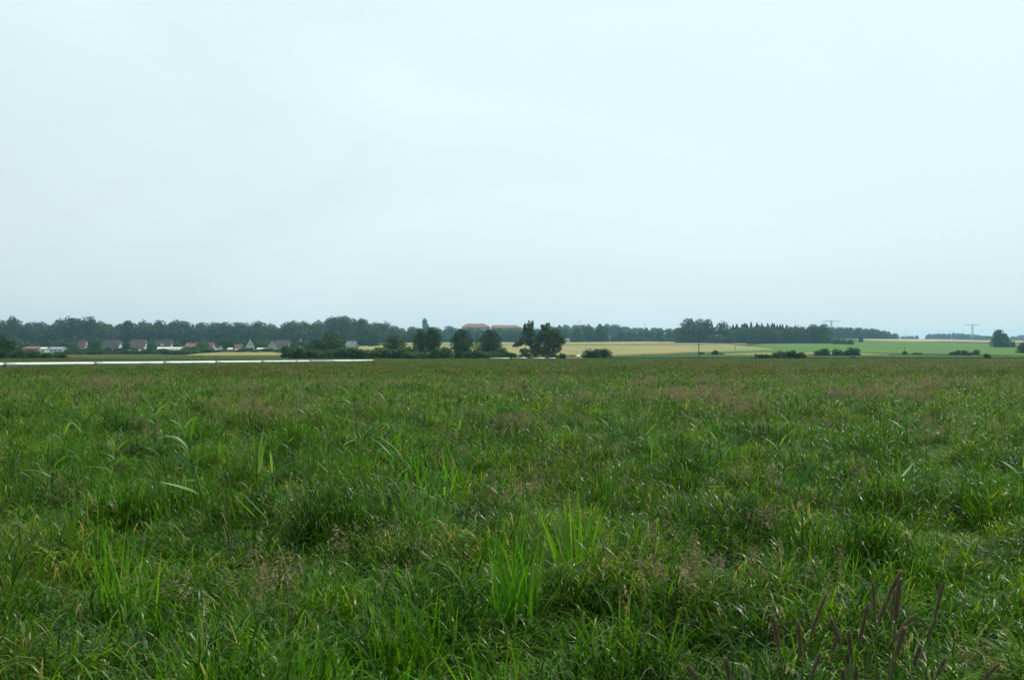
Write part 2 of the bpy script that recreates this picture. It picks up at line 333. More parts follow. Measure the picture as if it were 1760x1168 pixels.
field('dirt_track', M['dirt'], [930, 975, 1003], [615.6, 615.6, 615.6], [614.6, 614.4, 614.6], 0.05, rows=4)

# ------------------------------------------------------------------ trees
def leaf_cloud(P, size, elong=1.4, r=rng, nrm=None, jit=0.55):
    n = len(P); a = r.normal(size=(n, 3))
    if nrm is not None:                     # leaves mostly face outwards from their bough
        q = nrm + r.normal(0, jit, (n, 3)); q /= np.linalg.norm(q, axis=1)[:, None]
        a -= (a * q).sum(1)[:, None] * q
    a /= np.linalg.norm(a, axis=1)[:, None]
    b = r.normal(size=(n, 3)) if nrm is None else np.cross(q, a)
    b -= (a * b).sum(1)[:, None] * a; b /= np.linalg.norm(b, axis=1)[:, None]
    sz = size * (0.6 + 0.8 * r.random(n))[:, None]; a = a * sz * elong * 0.5; b = b * sz * 0.5
    V = np.stack([P - a, P + b * 0.9, P + a, P - b], 1).reshape(-1, 3)
    q = np.arange(n) * 4
    return V, np.stack([q, q + 1, q + 2, q + 3], 1)
def lobes_cloud(lobes, n, r=rng, shell=0.55):
    """lobes: (x,y,z,rx,ry,rz).  returns points and per-point tint"""
    L = np.array(lobes); w = (L[:, 3] * L[:, 5]) ** 1.0; w /= w.sum()
    k = r.choice(len(L), n, p=w); d = r.normal(size=(n, 3)); d /= np.linalg.norm(d, axis=1)[:, None]
    rad = (shell + (1 - shell) * r.random(n) ** 0.6)[:, None] * (1 + 0.16 * np.sin(5 * d[:, :1] + 3 * k[:, None]) * np.cos(4 * d[:, 2:3] + k[:, None]))
    P = L[k, :3] + d * L[k, 3:] * rad
    lt = r.uniform(-.18, .18, len(L))
    return P, np.clip(0.5 + lt[k] + r.uniform(-.28, .28, n), 0, 1), d / L[k, 3:] * L[k, 3:].mean(1)[:, None]
def crown_broad(r, n=1500, size=0.05, low=0.12, nl=13, wide=0.34):
    lobes = []
    for k in range(nl):
        h = low + (0.93 - low) * (k + r.random()) / nl
        prof = math.sin(math.pi * min(1, max(0.08, (h - low + 0.1) / (1.02 - low))) ** 0.85) ** 0.6
        ang = k * 2.4 + r.uniform(-.4, .4); rr = wide * prof * r.uniform(0.35, 0.75)
        s = r.uniform(0.15, 0.24) * (0.65 + 0.5 * prof)
        lobes.append((math.cos(ang) * rr, math.sin(ang) * rr, min(h, 1 - s * 0.75), s * 1.05, s * 1.05, s * 0.8))
    lobes.append((0, 0, 0.5, wide * 0.8, wide * 0.8, 0.36))
    for k in range(4):
        a = k * 1.57 + r.uniform(-.5, .5); lobes.append((math.cos(a) * wide * .55, math.sin(a) * wide * .55, low + .13, .19, .19, .13))
    P, t, nr = lobes_cloud(lobes, n, r, 0.72)
    P[:, :2] *= 0.5 / np.percentile(np.abs(P[:, :2]), 98); P[:, 2] = np.clip(P[:, 2], 0.02, None) / np.percentile(P[:, 2], 99.7)
    V, Fc = leaf_cloud(P, size, r=r, nrm=nr)
    return V, Fc, np.repeat(t, 4)
def crown_conifer(r, n=1100, size=0.045, low=0.1):
    h = low + (1 - low) * r.random(n) ** 1.25; lay = (np.sin(h * 42 + r.uniform(0, 6)) * 0.5 + 0.5) * 0.35 + 0.65
    rad = (0.03 + 0.47 * np.minimum(1, (1 - h) * 1.5) ** 0.8) * lay * (0.45 + 0.55 * r.random(n) ** 0.5); a = r.uniform(0, 2 * math.pi, n)
    P = np.stack([np.cos(a) * rad, np.sin(a) * rad, h - rad * 0.12], 1)
    V, Fc = leaf_cloud(P, size, 1.8, r)
    return V, Fc, np.repeat(np.clip(0.5 + r.uniform(-.4, .4, n), 0, 1), 4)
def crown_bush(r, n=1500, size=0.07, nl=11, flat=1.0):
    lobes = []
    for k in range(nl):
        a = k * 2.4 + r.uniform(-.5, .5); rr = 0.36 * math.sqrt((k + .5) / nl); s = r.uniform(0.16, 0.26); h = r.uniform(0.2, 0.9 - rr)
        lobes.append((math.cos(a) * rr, math.sin(a) * rr, h, s, s, s * 1.1))
        lobes.append((math.cos(a) * rr * 1.05, math.sin(a) * rr * 1.05, 0.14, s, s, 0.16))
    P, t, nr = lobes_cloud(lobes, n, r, 0.6)
    P[:, 2] = np.abs(P[:, 2]); P[:, :2] *= 0.5 / np.percentile(np.abs(P[:, :2]), 98); P[:, 2] /= np.percentile(P[:, 2], 99)
    V, Fc = leaf_cloud(P, size, r=r, nrm=nr)
    return V, Fc, np.repeat(t, 4)
def trunk_mb(r, top=0.6, rad=0.022, limbs=4, lean=0.0):
    m = MB(); m.tube([(0, 0, -0.02), (lean * 0.3, 0, top * 0.5), (lean, 0.0, top)], [rad, rad * 0.75, rad * 0.3], 7)
    for k in range(limbs):
        a = k * 2.4 + r.uniform(0, 1); z0 = top * r.uniform(0.3, 0.7); L = r.uniform(0.15, 0.28)
        m.tube([(0, 0, z0), (math.cos(a) * L * 0.5, math.sin(a) * L * 0.5, z0 + L * 0.45), (math.cos(a) * L, math.sin(a) * L, z0 + L)], [rad * 0.5, rad * 0.35, rad * 0.1], 5)
    return m
PROTO = {}
def proto(key, crown, mat, trunk, body='crown', stem='trunk'):
    V, Fc, t = crown
    cm = mesh_np(key + '_' + body, V, Fc, mat, tint=t)
    tm = bpy.data.meshes.new(key + '_' + stem); tm.from_pydata(trunk.v, [], trunk.f); tm.update(); tm.materials.append(M['bark'])
    PROTO[key] = (cm, tm, body, stem)
for k in range(7):
    r = np.random.default_rng(100 + k); proto('oak%d' % k, crown_broad(r, 3000, 0.050, low=0.03), M['leaf_wood'], trunk_mb(r))
for k in range(4):
    r = np.random.default_rng(140 + k); proto('pine%d' % k, crown_conifer(r, 1900, .05, .03), M['needle'], trunk_mb(r, 0.9, 0.015, 0))
for k in range(5):
    r = np.random.default_rng(160 + k); proto('bush%d' % k, crown_bush(r, 2600, 0.075), M['leaf_scrub'], trunk_mb(r, 0.5, 0.025, 5), 'foliage', 'stem')
for k in range(4):
    r = np.random.default_rng(180 + k); proto('near%d' % k, crown_broad(r, 9000, 0.032, low=0.0, nl=18, wide=0.40), M['leaf_bush'], trunk_mb(r, 0.65, 0.03, 6))
NT = {'n': 0}
def plant(key, name, px, D, ytop, wpx, label, cat, group=None, ybase=None, dz=0.0, rz=None):
    """stands a plant on the land at photo column px and distance D, as tall and wide as it looks there"""
    x = world_x(px, D); z0 = gz(x, D) - 0.05 + dz; h = world_z(ytop, D) - z0; w = wpx / F * D
    cm, tm, body, stem = PROTO[key]
    e = empty(name, (x, D, z0), rz if rz is not None else random.uniform(0, 6.28), label, cat, group)
    e.scale = (w, w, max(h, 0.5))
    obj(body, cm, e); obj(stem, tm, e)
    NT['n'] += 1
    return e
def wood(xs, ys, x0, x1, D, rows, step, wid, kinds, name, label, group, jit=2.0, dstep=22, lower=2.0):
    for k in range(rows):
        px = x0 + random.uniform(0, step)
        while px < x1:
            Dk = D + k * dstep + random.uniform(-6, 6)
            y = np.interp(px, xs, ys) + jit * random.random() ** 1.5 - .3 + (rows - 1 - k) * lower
            plant(random.choice(kinds), name, px, Dk, y, wid * random.uniform(0.75, 1.35), label, 'tree', group)
            px += step * random.uniform(0.5, 1.5)
OAKS = ['oak%d' % k for k in range(7)]; PINES = ['pine%d' % k for k in range(4)]; BUSH = ['bush%d' % k for k in range(5)]
LX = [0, 10, 20, 27, 50, 80, 90, 110, 130, 150, 160, 170, 185, 200, 215, 240, 285, 310, 325, 345, 370, 420, 440, 455, 475, 500, 540, 565, 575, 597, 608, 622, 632, 655, 672, 680, 700, 720]
LY = [550, 546, 544, 549, 553, 554, 551, 545, 546, 546, 545, 552, 556, 557, 553, 551, 550, 551, 553, 555, 554, 554, 552, 553, 555, 552, 552, 548, 545, 544, 549, 548, 553, 553, 555, 559, 560, 562]
wood(LX, LY, -70, 712, 1000, 3, 21, 31, OAKS, 'broadleaf_tree', 'dark broadleaf tree in the long wood behind the village', 'trees of the long wood behind the village', lower=4.5)
wood([700, 760, 768, 785, 850, 900, 980], [562, 563, 558, 563, 563.5, 562.5, 564], 705, 985, 1220, 2, 19, 28, OAKS, 'broadleaf_tree', 'hazy tree in the row below the tower and red-roofed building', 'hazy trees below the tower', lower=4)
wood([935, 960, 1000, 1040, 1055, 1080, 1110, 1170], [561, 558.5, 557.2, 556.2, 557, 562, 563, 563.5], 935, 1178, 1640, 2, 13, 21, OAKS + PINES[:1], 'broadleaf_tree', 'bluish tree on the distant wooded hilltop', 'trees of the hilltop wood', jit=1.2, dstep=30, lower=4)
wood([1046, 1100, 1170], [570, 568, 567], 1050, 1172, 1120, 1, 14, 19, OAKS, 'broadleaf_tree', 'dark tree in the row between the hill wood and the wheat', 'trees between the hill wood and the wheat', jit=7)
wood([1262, 1275, 1300, 1330, 1360, 1390], [556, 554, 553, 553.5, 558, 560], 1258, 1392, 1030, 3, 8, 13, PINES, 'pine_tree', 'dark slender pine in the dense pine stand by the green field', 'pines of the dense stand', jit=7, lower=1.5)
wood([1420, 1440, 1480, 1510, 1530, 1545], [561.5, 562, 563, 566, 570, 574], 1418, 1541, 1540, 2, 9, 13, OAKS[:4], 'broadleaf_tree', 'bluish tree in the low wood tapering towards the tan field', 'trees of the tapering wood', jit=1, dstep=30, lower=2.5)
wood([1589, 1600, 1640, 1680, 1700, 1706], [576, 573, 572, 575, 577, 578], 1591, 1706, 2560, 1, 6.5, 10, OAKS[:4], 'broadleaf_tree', 'pale blue tree in the farthest wood on the right', 'trees of the farthest wood', jit=1.5)
wood([1740, 1765], [578, 574], 1740, 1775, 2560, 1, 7, 10, OAKS[:4], 'broadleaf_tree', 'faint tree on the horizon beyond the dark tree at right', 'horizon trees at the right edge', jit=1.5)
wood([1545, 1576], [577, 576], 1546, 1576, 2500, 1, 6, 8, OAKS[:4], 'broadleaf_tree', 'tiny faint tree in the gap of the horizon', 'tiny horizon trees', jit=1.5)

def T(key, px0, px1, yt, D, label, name='broadleaf_tree', cat='tree', group=None): plant(key, name, (px0 + px1) / 2, D, yt, (px1 - px0) * 1.04, label, cat, group)
wood([1165, 1230, 1260, 1300, 1380, 1430], [562, 562, 562, 558, 559, 563], 1172, 1425, 1015, 2, 13, 25, OAKS, 'broadleaf_tree', 'dark filling tree in the shaded front of the pine wood', 'trees filling the front of the pine wood', jit=7, lower=3)
# single big trees of the right wood
T('oak2', 1166, 1203, 547.5, 985, 'tall round-topped tree at the left end of the pine wood')
T('oak5', 1186, 1219, 548.5, 990, 'tall round tree, second from the left end of the pine wood')
T('oak0', 1204, 1229, 549, 992, 'narrower tall tree just right of the round pair')
T('oak3', 1226, 1256, 553, 1000, 'lower domed tree between the tall round trees and the pines')
T('oak1', 1211, 1248, 575, 970, 'pale green low tree in front of the tall round trees')
T('oak4', 1245, 1262, 575, 968, 'small dark tree at the foot of the domed tree')
T('oak6', 1386, 1410, 557.5, 990, 'broad dark tree near the right end of the pine wood')
T('oak2', 1402, 1429, 557, 985, 'dark round tree ending the pine wood on the right')
T('oak5', 980, 1004, 564, 1060, 'dark round tree left in the clump above the wheat')
T('oak0', 1000, 1024, 560.5, 1070, 'tallest round tree of the clump above the wheat')
T('oak3', 1020, 1047, 561, 1065, 'dark tree ending the clump above the wheat on the right')
T('near2', 1704, 1729, 566.5, 880, 'large dark leafy tree standing alone on the green field')
T('near1', 1718, 1736, 573, 884, 'smaller dark tree leaning against the large lone tree')
T('bush1', 1737, 1745, 586, 880, 'small dark bush right beside the lone tree', 'bush', 'bush')
T('near0', 1749, 1772, 588, 560, 'dark bushy tree cut by the right edge')
# trees and bushes in the middle ground
T('near0', 711, 735, 565, 345, 'left half of the pale broad tree pair below the tower')
T('near3', 728, 759, 563, 340, 'broad pale green tree directly below the tower')
T('near1', 774, 815, 566, 325, 'dark upright oval tree reaching the ground, left of the willow')
T('near2', 820, 865, 566, 345, 'dark domed tree between the oval tree and the willow')
T('near0', 658, 698, 575, 360, 'dark round tree above the bush row, left of the tower')
T('near3', 528, 568, 583, 360, 'left shoulder tree of the big dark clump by the village')
T('near1', 545, 595, 571, 365, 'largest dark tree of the clump right of the village')
T('near2', 612, 645, 566, 800, 'rounded tree against the wood behind the pale pasture')
T('oak1', 630, 652, 570, 760, 'smaller rounded tree behind the pale pasture')
bushes = [
 (493, 522, 598, 270, 'dark tall bush at the left end of the middle bush row'), (516, 560, 600, 275, 'rounded green bush, second in the middle bush row'),
 (556, 604, 600, 278, 'light green domed bush behind the far end of the pipe'), (596, 640, 599, 280, 'dark bush behind the end of the pipe'),
 (628, 672, 598, 285, 'bush right of the pipe end'), (664, 700, 600, 283, 'pale green bush below the dark round tree'),
 (690, 726, 604, 280, 'low bush left of the pale broad tree'), (722, 752, 605, 278, 'low dark bush below the pale broad tree'),
 (744, 782, 602, 280, 'spreading bush between the pale tree and the oval tree'), (806, 842, 602, 278, 'bright bush right of the oval tree'),
 (834, 866, 605, 280, 'low bush left of the willow'), (860, 886, 609, 282, 'flat bush next to the willow'), (894, 912, 606, 258, 'small bush in front of the willow'),
 (932, 944, 610, 256, 'small round bush behind the pale pipe pieces'), (948, 960, 609, 262, 'small bush by the last pale pipe piece'),
 (962, 973, 607.5, 270, 'solitary round dark bush between the willow and the white tank'),
 (1004, 1032, 600, 300, 'domed bush in the wheat, left one of two'), (1026, 1050, 600, 303, 'ragged bush in the wheat, right one of two'),
 (1201, 1210, 605, 420, 'little bush at the foot of the near pole'), (1222, 1235, 602, 410, 'round dark bush right of the near pole'), (1237, 1245, 606, 410, 'small pale bush next to the round dark bush'),
 (1297, 1313, 608, 268, 'low dark bush, left of the wide bush mass'), (1309, 1328, 609, 270, 'low dark bush touching the wide bush mass'),
 (1329, 1352, 604, 266, 'left dome of the wide bush mass'), (1346, 1372, 603, 268, 'highest dome of the wide bush mass'), (1364, 1388, 606, 266, 'right dome of the wide bush mass'),
 (1400, 1412, 602, 400, 'dark bush, left one beside the narrow wheat strip'), (1409, 1426, 599, 402, 'taller dark bush beside the narrow wheat strip'),
 (1431, 1450, 600, 390, 'pale olive bush in the group right of the wheat strip'), (1448, 1464, 603, 392, 'grey green bush in the middle of the group'),
 (1459, 1479, 598, 390, 'tallest dark bush in the group right of the wheat strip'), (1462, 1470, 612, 300, 'tiny bush below the group of bushes'),
 (1430, 1447, 582, 950, 'small tree-like bush under the tapering wood'), (1446, 1456, 583, 940, 'dark bush left of the tan field'), (1455, 1467, 584, 930, 'dark bush at the corner of the green field'), (1476, 1484, 578, 1060, 'lone small bush on the skyline field edge'),
 (1551, 1559, 603, 470, 'small bush at the foot of the slender pole'), (1568, 1584, 605.5, 470, 'flat bush on the edge of the green field'),
 (1631, 1641, 604.5, 430, 'small bush at the left end of the field-edge bushes'), (1641, 1651, 602, 430, 'second bush from the left at the field edge'),
 (1652, 1664, 602, 425, 'third bush from the left at the field edge'), (1662, 1673, 605, 422, 'low bush at the middle of the field-edge row'), (1673, 1683, 601, 425, 'upright bush at the right end of the field-edge row'), (1691, 1702, 608, 290, 'separate round bush right of the field-edge row'),
 (-14, 18, 578, 290, 'tall light green bush at the left picture edge'), (6, 28, 586, 292, 'sunlit green bush beside the tall one at the left edge'), (-8, 14, 600, 270, 'dark bush at the foot of the tall left bush'),
 (16, 46, 602, 285, 'spreading green bush left of the flat red roof'), (40, 70, 603, 290, 'green bush in front of the flat red roof'), (66, 92, 606, 288, 'bright low bush in front of the white shed'), (88, 112, 607, 292, 'low bush in front of the grey long shed'),
 (112, 140, 599, 560, 'dark garden bush below the small red roof'), (138, 170, 598, 565, 'wide dark garden bush left of the slate-roofed house'), (150, 172, 584, 640, 'dark garden tree beside the slate-roofed house'),
 (242, 268, 600, 600, 'dark round bush between the brown-roofed and dormer houses'), (312, 338, 596, 610, 'green garden bush right of the white flat roof'), (334, 350, 597, 612, 'garden bush below the orange roof'), (345, 362, 593, 620, 'dark upright garden tree below the small red roofs'),
 (474, 494, 606, 420, 'small bush at the right end of the left wheat field'),
 (378, 396, 581, 680, 'round garden tree left of the tall white gable'), (498, 512, 588, 640, 'light green tree beside the cream gable house'), (516, 532, 586, 640, 'garden tree behind the little white gable'),
]
for k, (a_, b_, yt, D, lab) in enumerate(bushes):
    istree = 'tree' in lab.split()[:4]
    T(BUSH[k % 5], a_, b_, yt, D, lab, 'garden_tree' if istree else 'bush', 'tree' if istree else 'bush')
T('oak1', 10, 31, 543.5, 985, 'domed tree standing above the long wood near the left edge')
T('oak4', 104, 134, 544.5, 985, 'broad crown above the long wood, left of a pair')
T('oak2', 142, 170, 544.5, 985, 'broad crown above the long wood, right of a pair')
T('oak6', 208, 232, 551, 980, 'pale crown in the long wood behind the brown-roofed house')
T('oak3', 556, 584, 545.5, 975, 'high crown of the long wood above the big dark clump')
T('oak5', 578, 609, 543.5, 972, 'highest domed crown of the long wood')
T('oak0', 612, 632, 547.5, 972, 'round crown just right of the highest dome of the long wood')
px = 498
while px < 885:
    plant(random.choice(BUSH), 'bush', px, random.uniform(262, 325), random.uniform(594, 611), random.uniform(11, 30), 'green scrub bush in the uneven hedge along the far edge of the meadow', 'bush', 'scrub in the hedge along the meadow edge')
    px += random.uniform(9, 22)
for a_, b_, yt, D, lab in [(211, 224, 588, 668, 'dark garden tree between the slate and the brown roof'), (252, 268, 586, 672, 'dark garden tree between the brown roof and the dormer house'), (298, 312, 588, 668, 'garden tree right of the dormer house'),
                           (222, 238, 596, 640, 'small garden tree before the brown-roofed house'), (176, 190, 597, 640, 'small garden tree before the slate-roofed house'), (386, 402, 583, 660, 'round garden tree just left of the red barn'), (338, 356, 588, 690, 'garden tree between the orange and tiny red roofs'), (440, 458, 590, 670, 'garden tree right of the tall white gable'),
                           (30, 50, 589, 660, 'garden tree behind the left end of the flat red roof'), (118, 134, 588, 650, 'garden tree left of the small red roof')]:
    T(BUSH[int(a_) % 5], a_, b_, yt, D, lab, 'garden_tree')
px = 1075
while px < 1165:
    plant(random.choice(BUSH), 'bush', px, random.uniform(1080, 1110), random.uniform(577.5, 582), random.uniform(8, 15), 'dark bush along the foot of the distant red roofs', 'bush', 'bushes below the distant red roofs')
    px += random.uniform(6, 10)
px = 105
while px < 335:
    plant(random.choice(BUSH), 'garden_bush', px, random.uniform(425, 470), random.uniform(601.5, 606), random.uniform(16, 32), 'dark bush in the hedge before the village gardens', 'bush', 'hedge before the village gardens')
    px += random.uniform(9, 15)
px = 20
while px < 600:
    if random.random() < 0.9:
        plant(random.choice(BUSH + ['near1']), 'garden_tree', px, random.uniform(735, 790), random.uniform(582, 590), random.uniform(15, 26), 'green garden tree behind the village roofs', 'tree', 'garden trees behind the village roofs')
    px += random.uniform(10, 16)
px = 170
while px < 500:
    plant(random.choice(BUSH), 'garden_bush', px, random.uniform(500, 600), random.uniform(597.5, 604.5) , random.uniform(10, 24), 'low garden bush in front of the village houses', 'bush', 'garden bushes in front of the houses')
    px += random.uniform(5, 11)

# the willow: two tall crowns from forking trunks
def willow():
    D = 300; r = np.random.default_rng(55); k = D / F
    e = empty('willow_tree', (world_x(928, D), D, gz(world_x(928, D), D)), 0, 'large forked willow with two ragged tops at the centre', 'tree')
    zb = e.location[2]
    def p(px, py, dy=0.0): return ((px - 928) * k, dy, world_z(py, D) - zb)
    L = []
    for px, py, rx, rz, dy in [(904, 563, 3, 8, 0), (910, 560, 3, 9, .5), (915, 560, 3, 9, -.3), (910, 572, 10, 9, 0), (903, 585, 10, 8, -.5), (893, 590, 7, 5, 0), (918, 588, 12, 10, .6), (934, 563, 5, 6, 0), (941, 561, 4, 7, 0),
                              (940, 573, 12, 10, 0), (952, 572, 9, 9, .5), (960, 581, 8, 9, -.4), (949, 587, 13, 12, 0), (935, 598, 14, 11, .4), (955, 597, 8, 9, .2), (921, 603, 11, 9, .8), (965, 587, 5, 6, 0), (888, 594, 5, 3, 0),
                              (902, 603, 7, 5, .9), (942, 608, 12, 7, .5), (928, 580, 9, 9, 1)]:
        c = p(px, py, dy); L.append((c[0] * 1.05, c[1], c[2], rx * k * 1.2, rx * k * 1.1, rz * k * 1.08))
    P, t, nr = lobes_cloud(L, 9500, r, 0.45); P[:, 2] = np.maximum(P[:, 2], 0.3)
    V, Fc = leaf_cloud(P, 0.25, 2.2, r, nr, .7)
    obj('crown', mesh_np('willow_crown', V, Fc, M['leaf_willow'], tint=np.repeat(t, 4)), e)
    m = MB()
    m.tube([p(922, 619), p(916, 605), p(912, 585), p(910, 566)], [.34, .26, .16, .05], 8)
    m.tube([p(932, 619), p(936, 602), p(940, 582), p(941, 566)], [.38, .28, .17, .05], 8)
    m.tube([p(914, 612), p(904, 604), p(897, 600)], [.16, .12, .06], 7)
    m.tube([p(896, 617), p(897, 607), p(899, 598)], [.12, .10, .06], 7)
    m.tube([p(938, 600), p(950, 590), p(958, 582)], [.2, .14, .06], 7)
    m.build('trunk', M['bark'], e, True)
willow()

# ------------------------------------------------------------------ village
def house(name, px, D, L, W, hw, hr, rz, roof, wall, label, cat='house', chimney=True, windows=3, gablewin=1, over=0.35, dormer=False, hip=0.0, group=None, zoff=0.0):
    x = world_x(px, D); z0 = gz(x, D) - 0.15 + zoff
    e = empty(name, (x, D, z0), R(rz), label, cat, group)
    hx, hy = L / 2, W / 2
    fm = 0.62 if hip else 1.0; ym = hy * (1 - fm); zm = hw + (hr - hw) * fm - .12
    m = MB(); wv = [(-hx, -hy, 0), (hx, -hy, 0), (hx, hy, 0), (-hx, hy, 0), (-hx, -hy, hw), (hx, -hy, hw), (hx, hy, hw), (-hx, hy, hw)]
    wv += [(-hx, -ym, zm), (hx, -ym, zm), (hx, ym, zm), (-hx, ym, zm)] if hip else [(-hx, 0, hr - .12), (hx, 0, hr - .12)]
    m.add(wv, [(0, 1, 5, 4), (2, 3, 7, 6), (1, 2, 6, 10, 9, 5) if hip else (1, 2, 6, 9, 5), (3, 0, 4, 8, 11, 7) if hip else (3, 0, 4, 8, 7), (0, 3, 2, 1)])
    m.build('wall', wall, e)
    sl = (hr - hw) / hy; ez = hw - over * sl; t = 0.2; m = MB(); X = hx + over
    for s in (-1, 1):
        a = [(-X, s * (hy + over), ez), (X, s * (hy + over), ez), (X, s * ym, hr - ym * sl), (X - hip, 0, hr), (-X + hip, 0, hr), (-X, s * ym, hr - ym * sl)] if hip else [(-X, s * (hy + over), ez), (X, s * (hy + over), ez), (X, 0, hr), (-X, 0, hr)]
        n_ = len(a); up = [(p[0], p[1], p[2] + t) for p in a]
        f = [tuple(range(n_)), tuple(range(n_, 2 * n_))[::-1]] + [(i, n_ + i, n_ + (i + 1) % n_, (i + 1) % n_) for i in range(n_)]
        m.add(a + up, f if s > 0 else [g[::-1] for g in f])
    if hip:
        for s in (-1, 1):
            m.add([(s * X, -ym, hr - ym * sl + t), (s * X, ym, hr - ym * sl + t), (s * (X - hip), 0, hr + t + .01), (s * X, -ym, hr - ym * sl - .05), (s * X, ym, hr - ym * sl - .05)], [(0, 1, 2) if s > 0 else (2, 1, 0), (0, 3, 4, 1)])
    rf = m.build('roof', roof, e)
    if chimney:
        m = MB(); cx = hx * 0.35; m.box(cx - .35, cx + .35, -.3, .3, hr - .6, hr + .9); m.box(cx - .42, cx + .42, -.37, .37, hr + .9, hr + 1.02); m.build('chimney', M['brick'], rf)
    if dormer:
        m = MB(); m.box(-1.2, 1.2, -hy * .75, -hy * .25, hw + (hr - hw) * .3, hw + (hr - hw) * .62); m.build('dormer', M['grey_wall'], rf)
        m = MB(); m.box(-.9, .9, -hy * .75 - .03, -hy * .75 + .02, hw + (hr - hw) * .36, hw + (hr - hw) * .55); m.build('dormer_window', M['white_wall'], rf)
    def win(cx, cz, w, h, side):
        m = MB(); g = MB()
        if side == 'f':
            m.box(cx - w / 2, cx + w / 2, -hy - .03, -hy + .02, cz - h / 2, cz + h / 2); g.box(cx - w / 2 + .09, cx + w / 2 - .09, -hy - .045, -hy - .032, cz - h / 2 + .09, cz + h / 2 - .09)
        else:
            m.box(hx - .02, hx + .03, cx - w / 2, cx + w / 2, cz - h / 2, cz + h / 2); g.box(hx + .032, hx + .045, cx - w / 2 + .09, cx + w / 2 - .09, cz - h / 2 + .09, cz + h / 2 - .09)
        f = m.build('window', M['frame'], e); g.build('pane', M['glass'], f)
    for k in range(windows): win(-hx + L * (k + .5) / windows, min(1.6, hw * .55), 1.1, min(1.2, hw * .5), 'f')
    if gablewin:
        for k in range(gablewin): win((k - (gablewin - 1) / 2) * 2.2, min(1.6, hw * .55), 1.0, 1.2, 'g')
        if hr - hw > 2 and not hip: win(0, hw + (hr - hw) * .3, 0.9, 1.0, 'g')
    if windows > 1 and hw > 2.1:
        m = MB(); m.box(-hx + L / windows - .5, -hx + L / windows + .5, -hy - .04, -hy + .02, 0.05, 2.05); d = m.build('door', M['pole_wood'], e)
        m = MB(); m.box(-hx + L / windows + .34, -hx + L / windows + .4, -hy - .09, -hy - .045, 1.0, 1.15); m.build('handle', M['steel'], d)
    return e
SL, BR, RD, WR, GR = M['slate'], M['brown_roof'], M['red_roof'], M['white_roof'], M['grey_roof']
WW, CW, GW, BW = M['white_wall'], M['cream_wall'], M['grey_wall'], M['brick']
house('village_house', 193, 700, 12.2, 8.5, 2.1, 7.7, -10, SL, WW, 'house with large slate roof and white gable, leftmost of three alike', windows=4, hip=1.5)
house('village_house', 238, 705, 11.6, 8.5, 2.1, 7.9, -9, BR, WW, 'house with brownish roof and white gable, middle of three alike', windows=4, hip=1.8)
house('village_house', 282, 700, 11.5, 8, 2.1, 7.7, -10, SL, WW, 'slate-roofed house with a dormer behind the white flat roof', dormer=True, windows=3, hip=0.8)
house('red_roofed_house', 143, 720, 5.0, 6, 2.8, 7.4, -8, RD, WW, 'small house with bright red roof behind dark bushes', windows=2)
house('flat_red_house', 58, 640, 9.5, 8, 2.2, 3.4, -14, RD, BW, 'long low brick building with flat red roof at far left', chimney=False)
house('white_shed', 77, 600, 3.6, 4, 2.2, 3.0, -10, WR, WW, 'small white shed beside the flat red-roofed building', 'shed', False, 1)
house('grey_long_shed', 100, 640, 10, 5, 1.9, 3.2, -18, GR, WW, 'long shed with blue-grey sheet roof and white end', 'shed', False, 3)
house('white_roofed_barn', 293, 640, 14.0, 5, 2.1, 3.0, 3, WR, WW, 'long low building with bright white roof before the dormer house', 'shed', False, 3, 0)
house('grey_shed', 302, 560, 5.5, 4, 1.5, 2.4, -8, GR, GW, 'low grey shed in front of the white-roofed building', 'shed', False, 1)
house('orange_roofed_house', 331, 740, 8.0, 8, 2.6, 5.2, -5, RD, CW, 'low house with orange-red roof half hidden by garden trees')
house('red_roofed_house', 363, 745, 4.2, 6, 2.6, 5.4, -5, RD, CW, 'tiny red-roofed house right of the orange roof', windows=1)
house('white_gable_house', 379, 650, 4.0, 2.6, 2.2, 4.1, -60, BR, WW, 'little house showing a narrow white gable', chimney=False, windows=1)
house('grey_shed', 370, 600, 7.0, 4, 1.4, 2.3, 4, GR, GW, 'low grey shed below the narrow white gable', 'shed', False, 2)
house('white_shed', 396, 610, 2.2, 3, 2.0, 2.6, 0, WR, WW, 'tiny white shed at the left end of the wheat', 'shed', False, 1)
house('red_barn', 412, 700, 7.0, 6, 2.2, 4.8, -35, RD, GW, 'low barn with red roof left of the tall white gable', 'barn', False, 2)
house('white_shed', 409, 620, 2.2, 3, 1.3, 1.9, 0, WR, WW, 'tiny white shed below the red barn', 'shed', False, 1)
house('tall_gable_house', 430, 700, 8, 5.6, 3.2, 8.4, -78, RD, WW, 'tall house facing forward with white gable and red roof edge', windows=2)
house('white_shed', 451, 640, 5.4, 3.5, 1.9, 2.6, 0, WR, WW, 'low white-roofed shed between the tall white gable and cream house', 'shed', False, 2)
house('cream_gable_house', 468, 705, 8, 6.0, 3.2, 7.6, -80, SL, CW, 'cream house with pointed gable facing forward')
house('long_slate_house', 487, 720, 9, 7.5, 3.2, 7.4, -12, SL, CW, 'long slate-roofed house joined behind the cream gable')
house('white_gable_house', 516, 800, 6, 4.0, 3.5, 8.0, -70, SL, WW, 'pale gable peeping above trees right of the slate-roofed row', windows=1)
house('grey_shed', 521, 640, 3.4, 4, 2.4, 3.6, 0, GR, GW, 'small grey roof low between bushes', 'shed', False, 1)
house('grey_gable_house', 604, 640, 6.6, 5, 2.0, 5.0, -30, GR, GW, 'pale grey gabled house right of the big dark tree')
house('white_cottage', 975, 1080, 4.0, 4, 2.2, 3.8, -20, GR, WW, 'tiny white cottage right of the willow below the hill wood', windows=1)
house('white_hut', 988, 1085, 1.4, 1.6, 1.6, 2.0, 0, WR, WW, 'tiny white hut under the hill wood', 'hut', False, 0, 0)
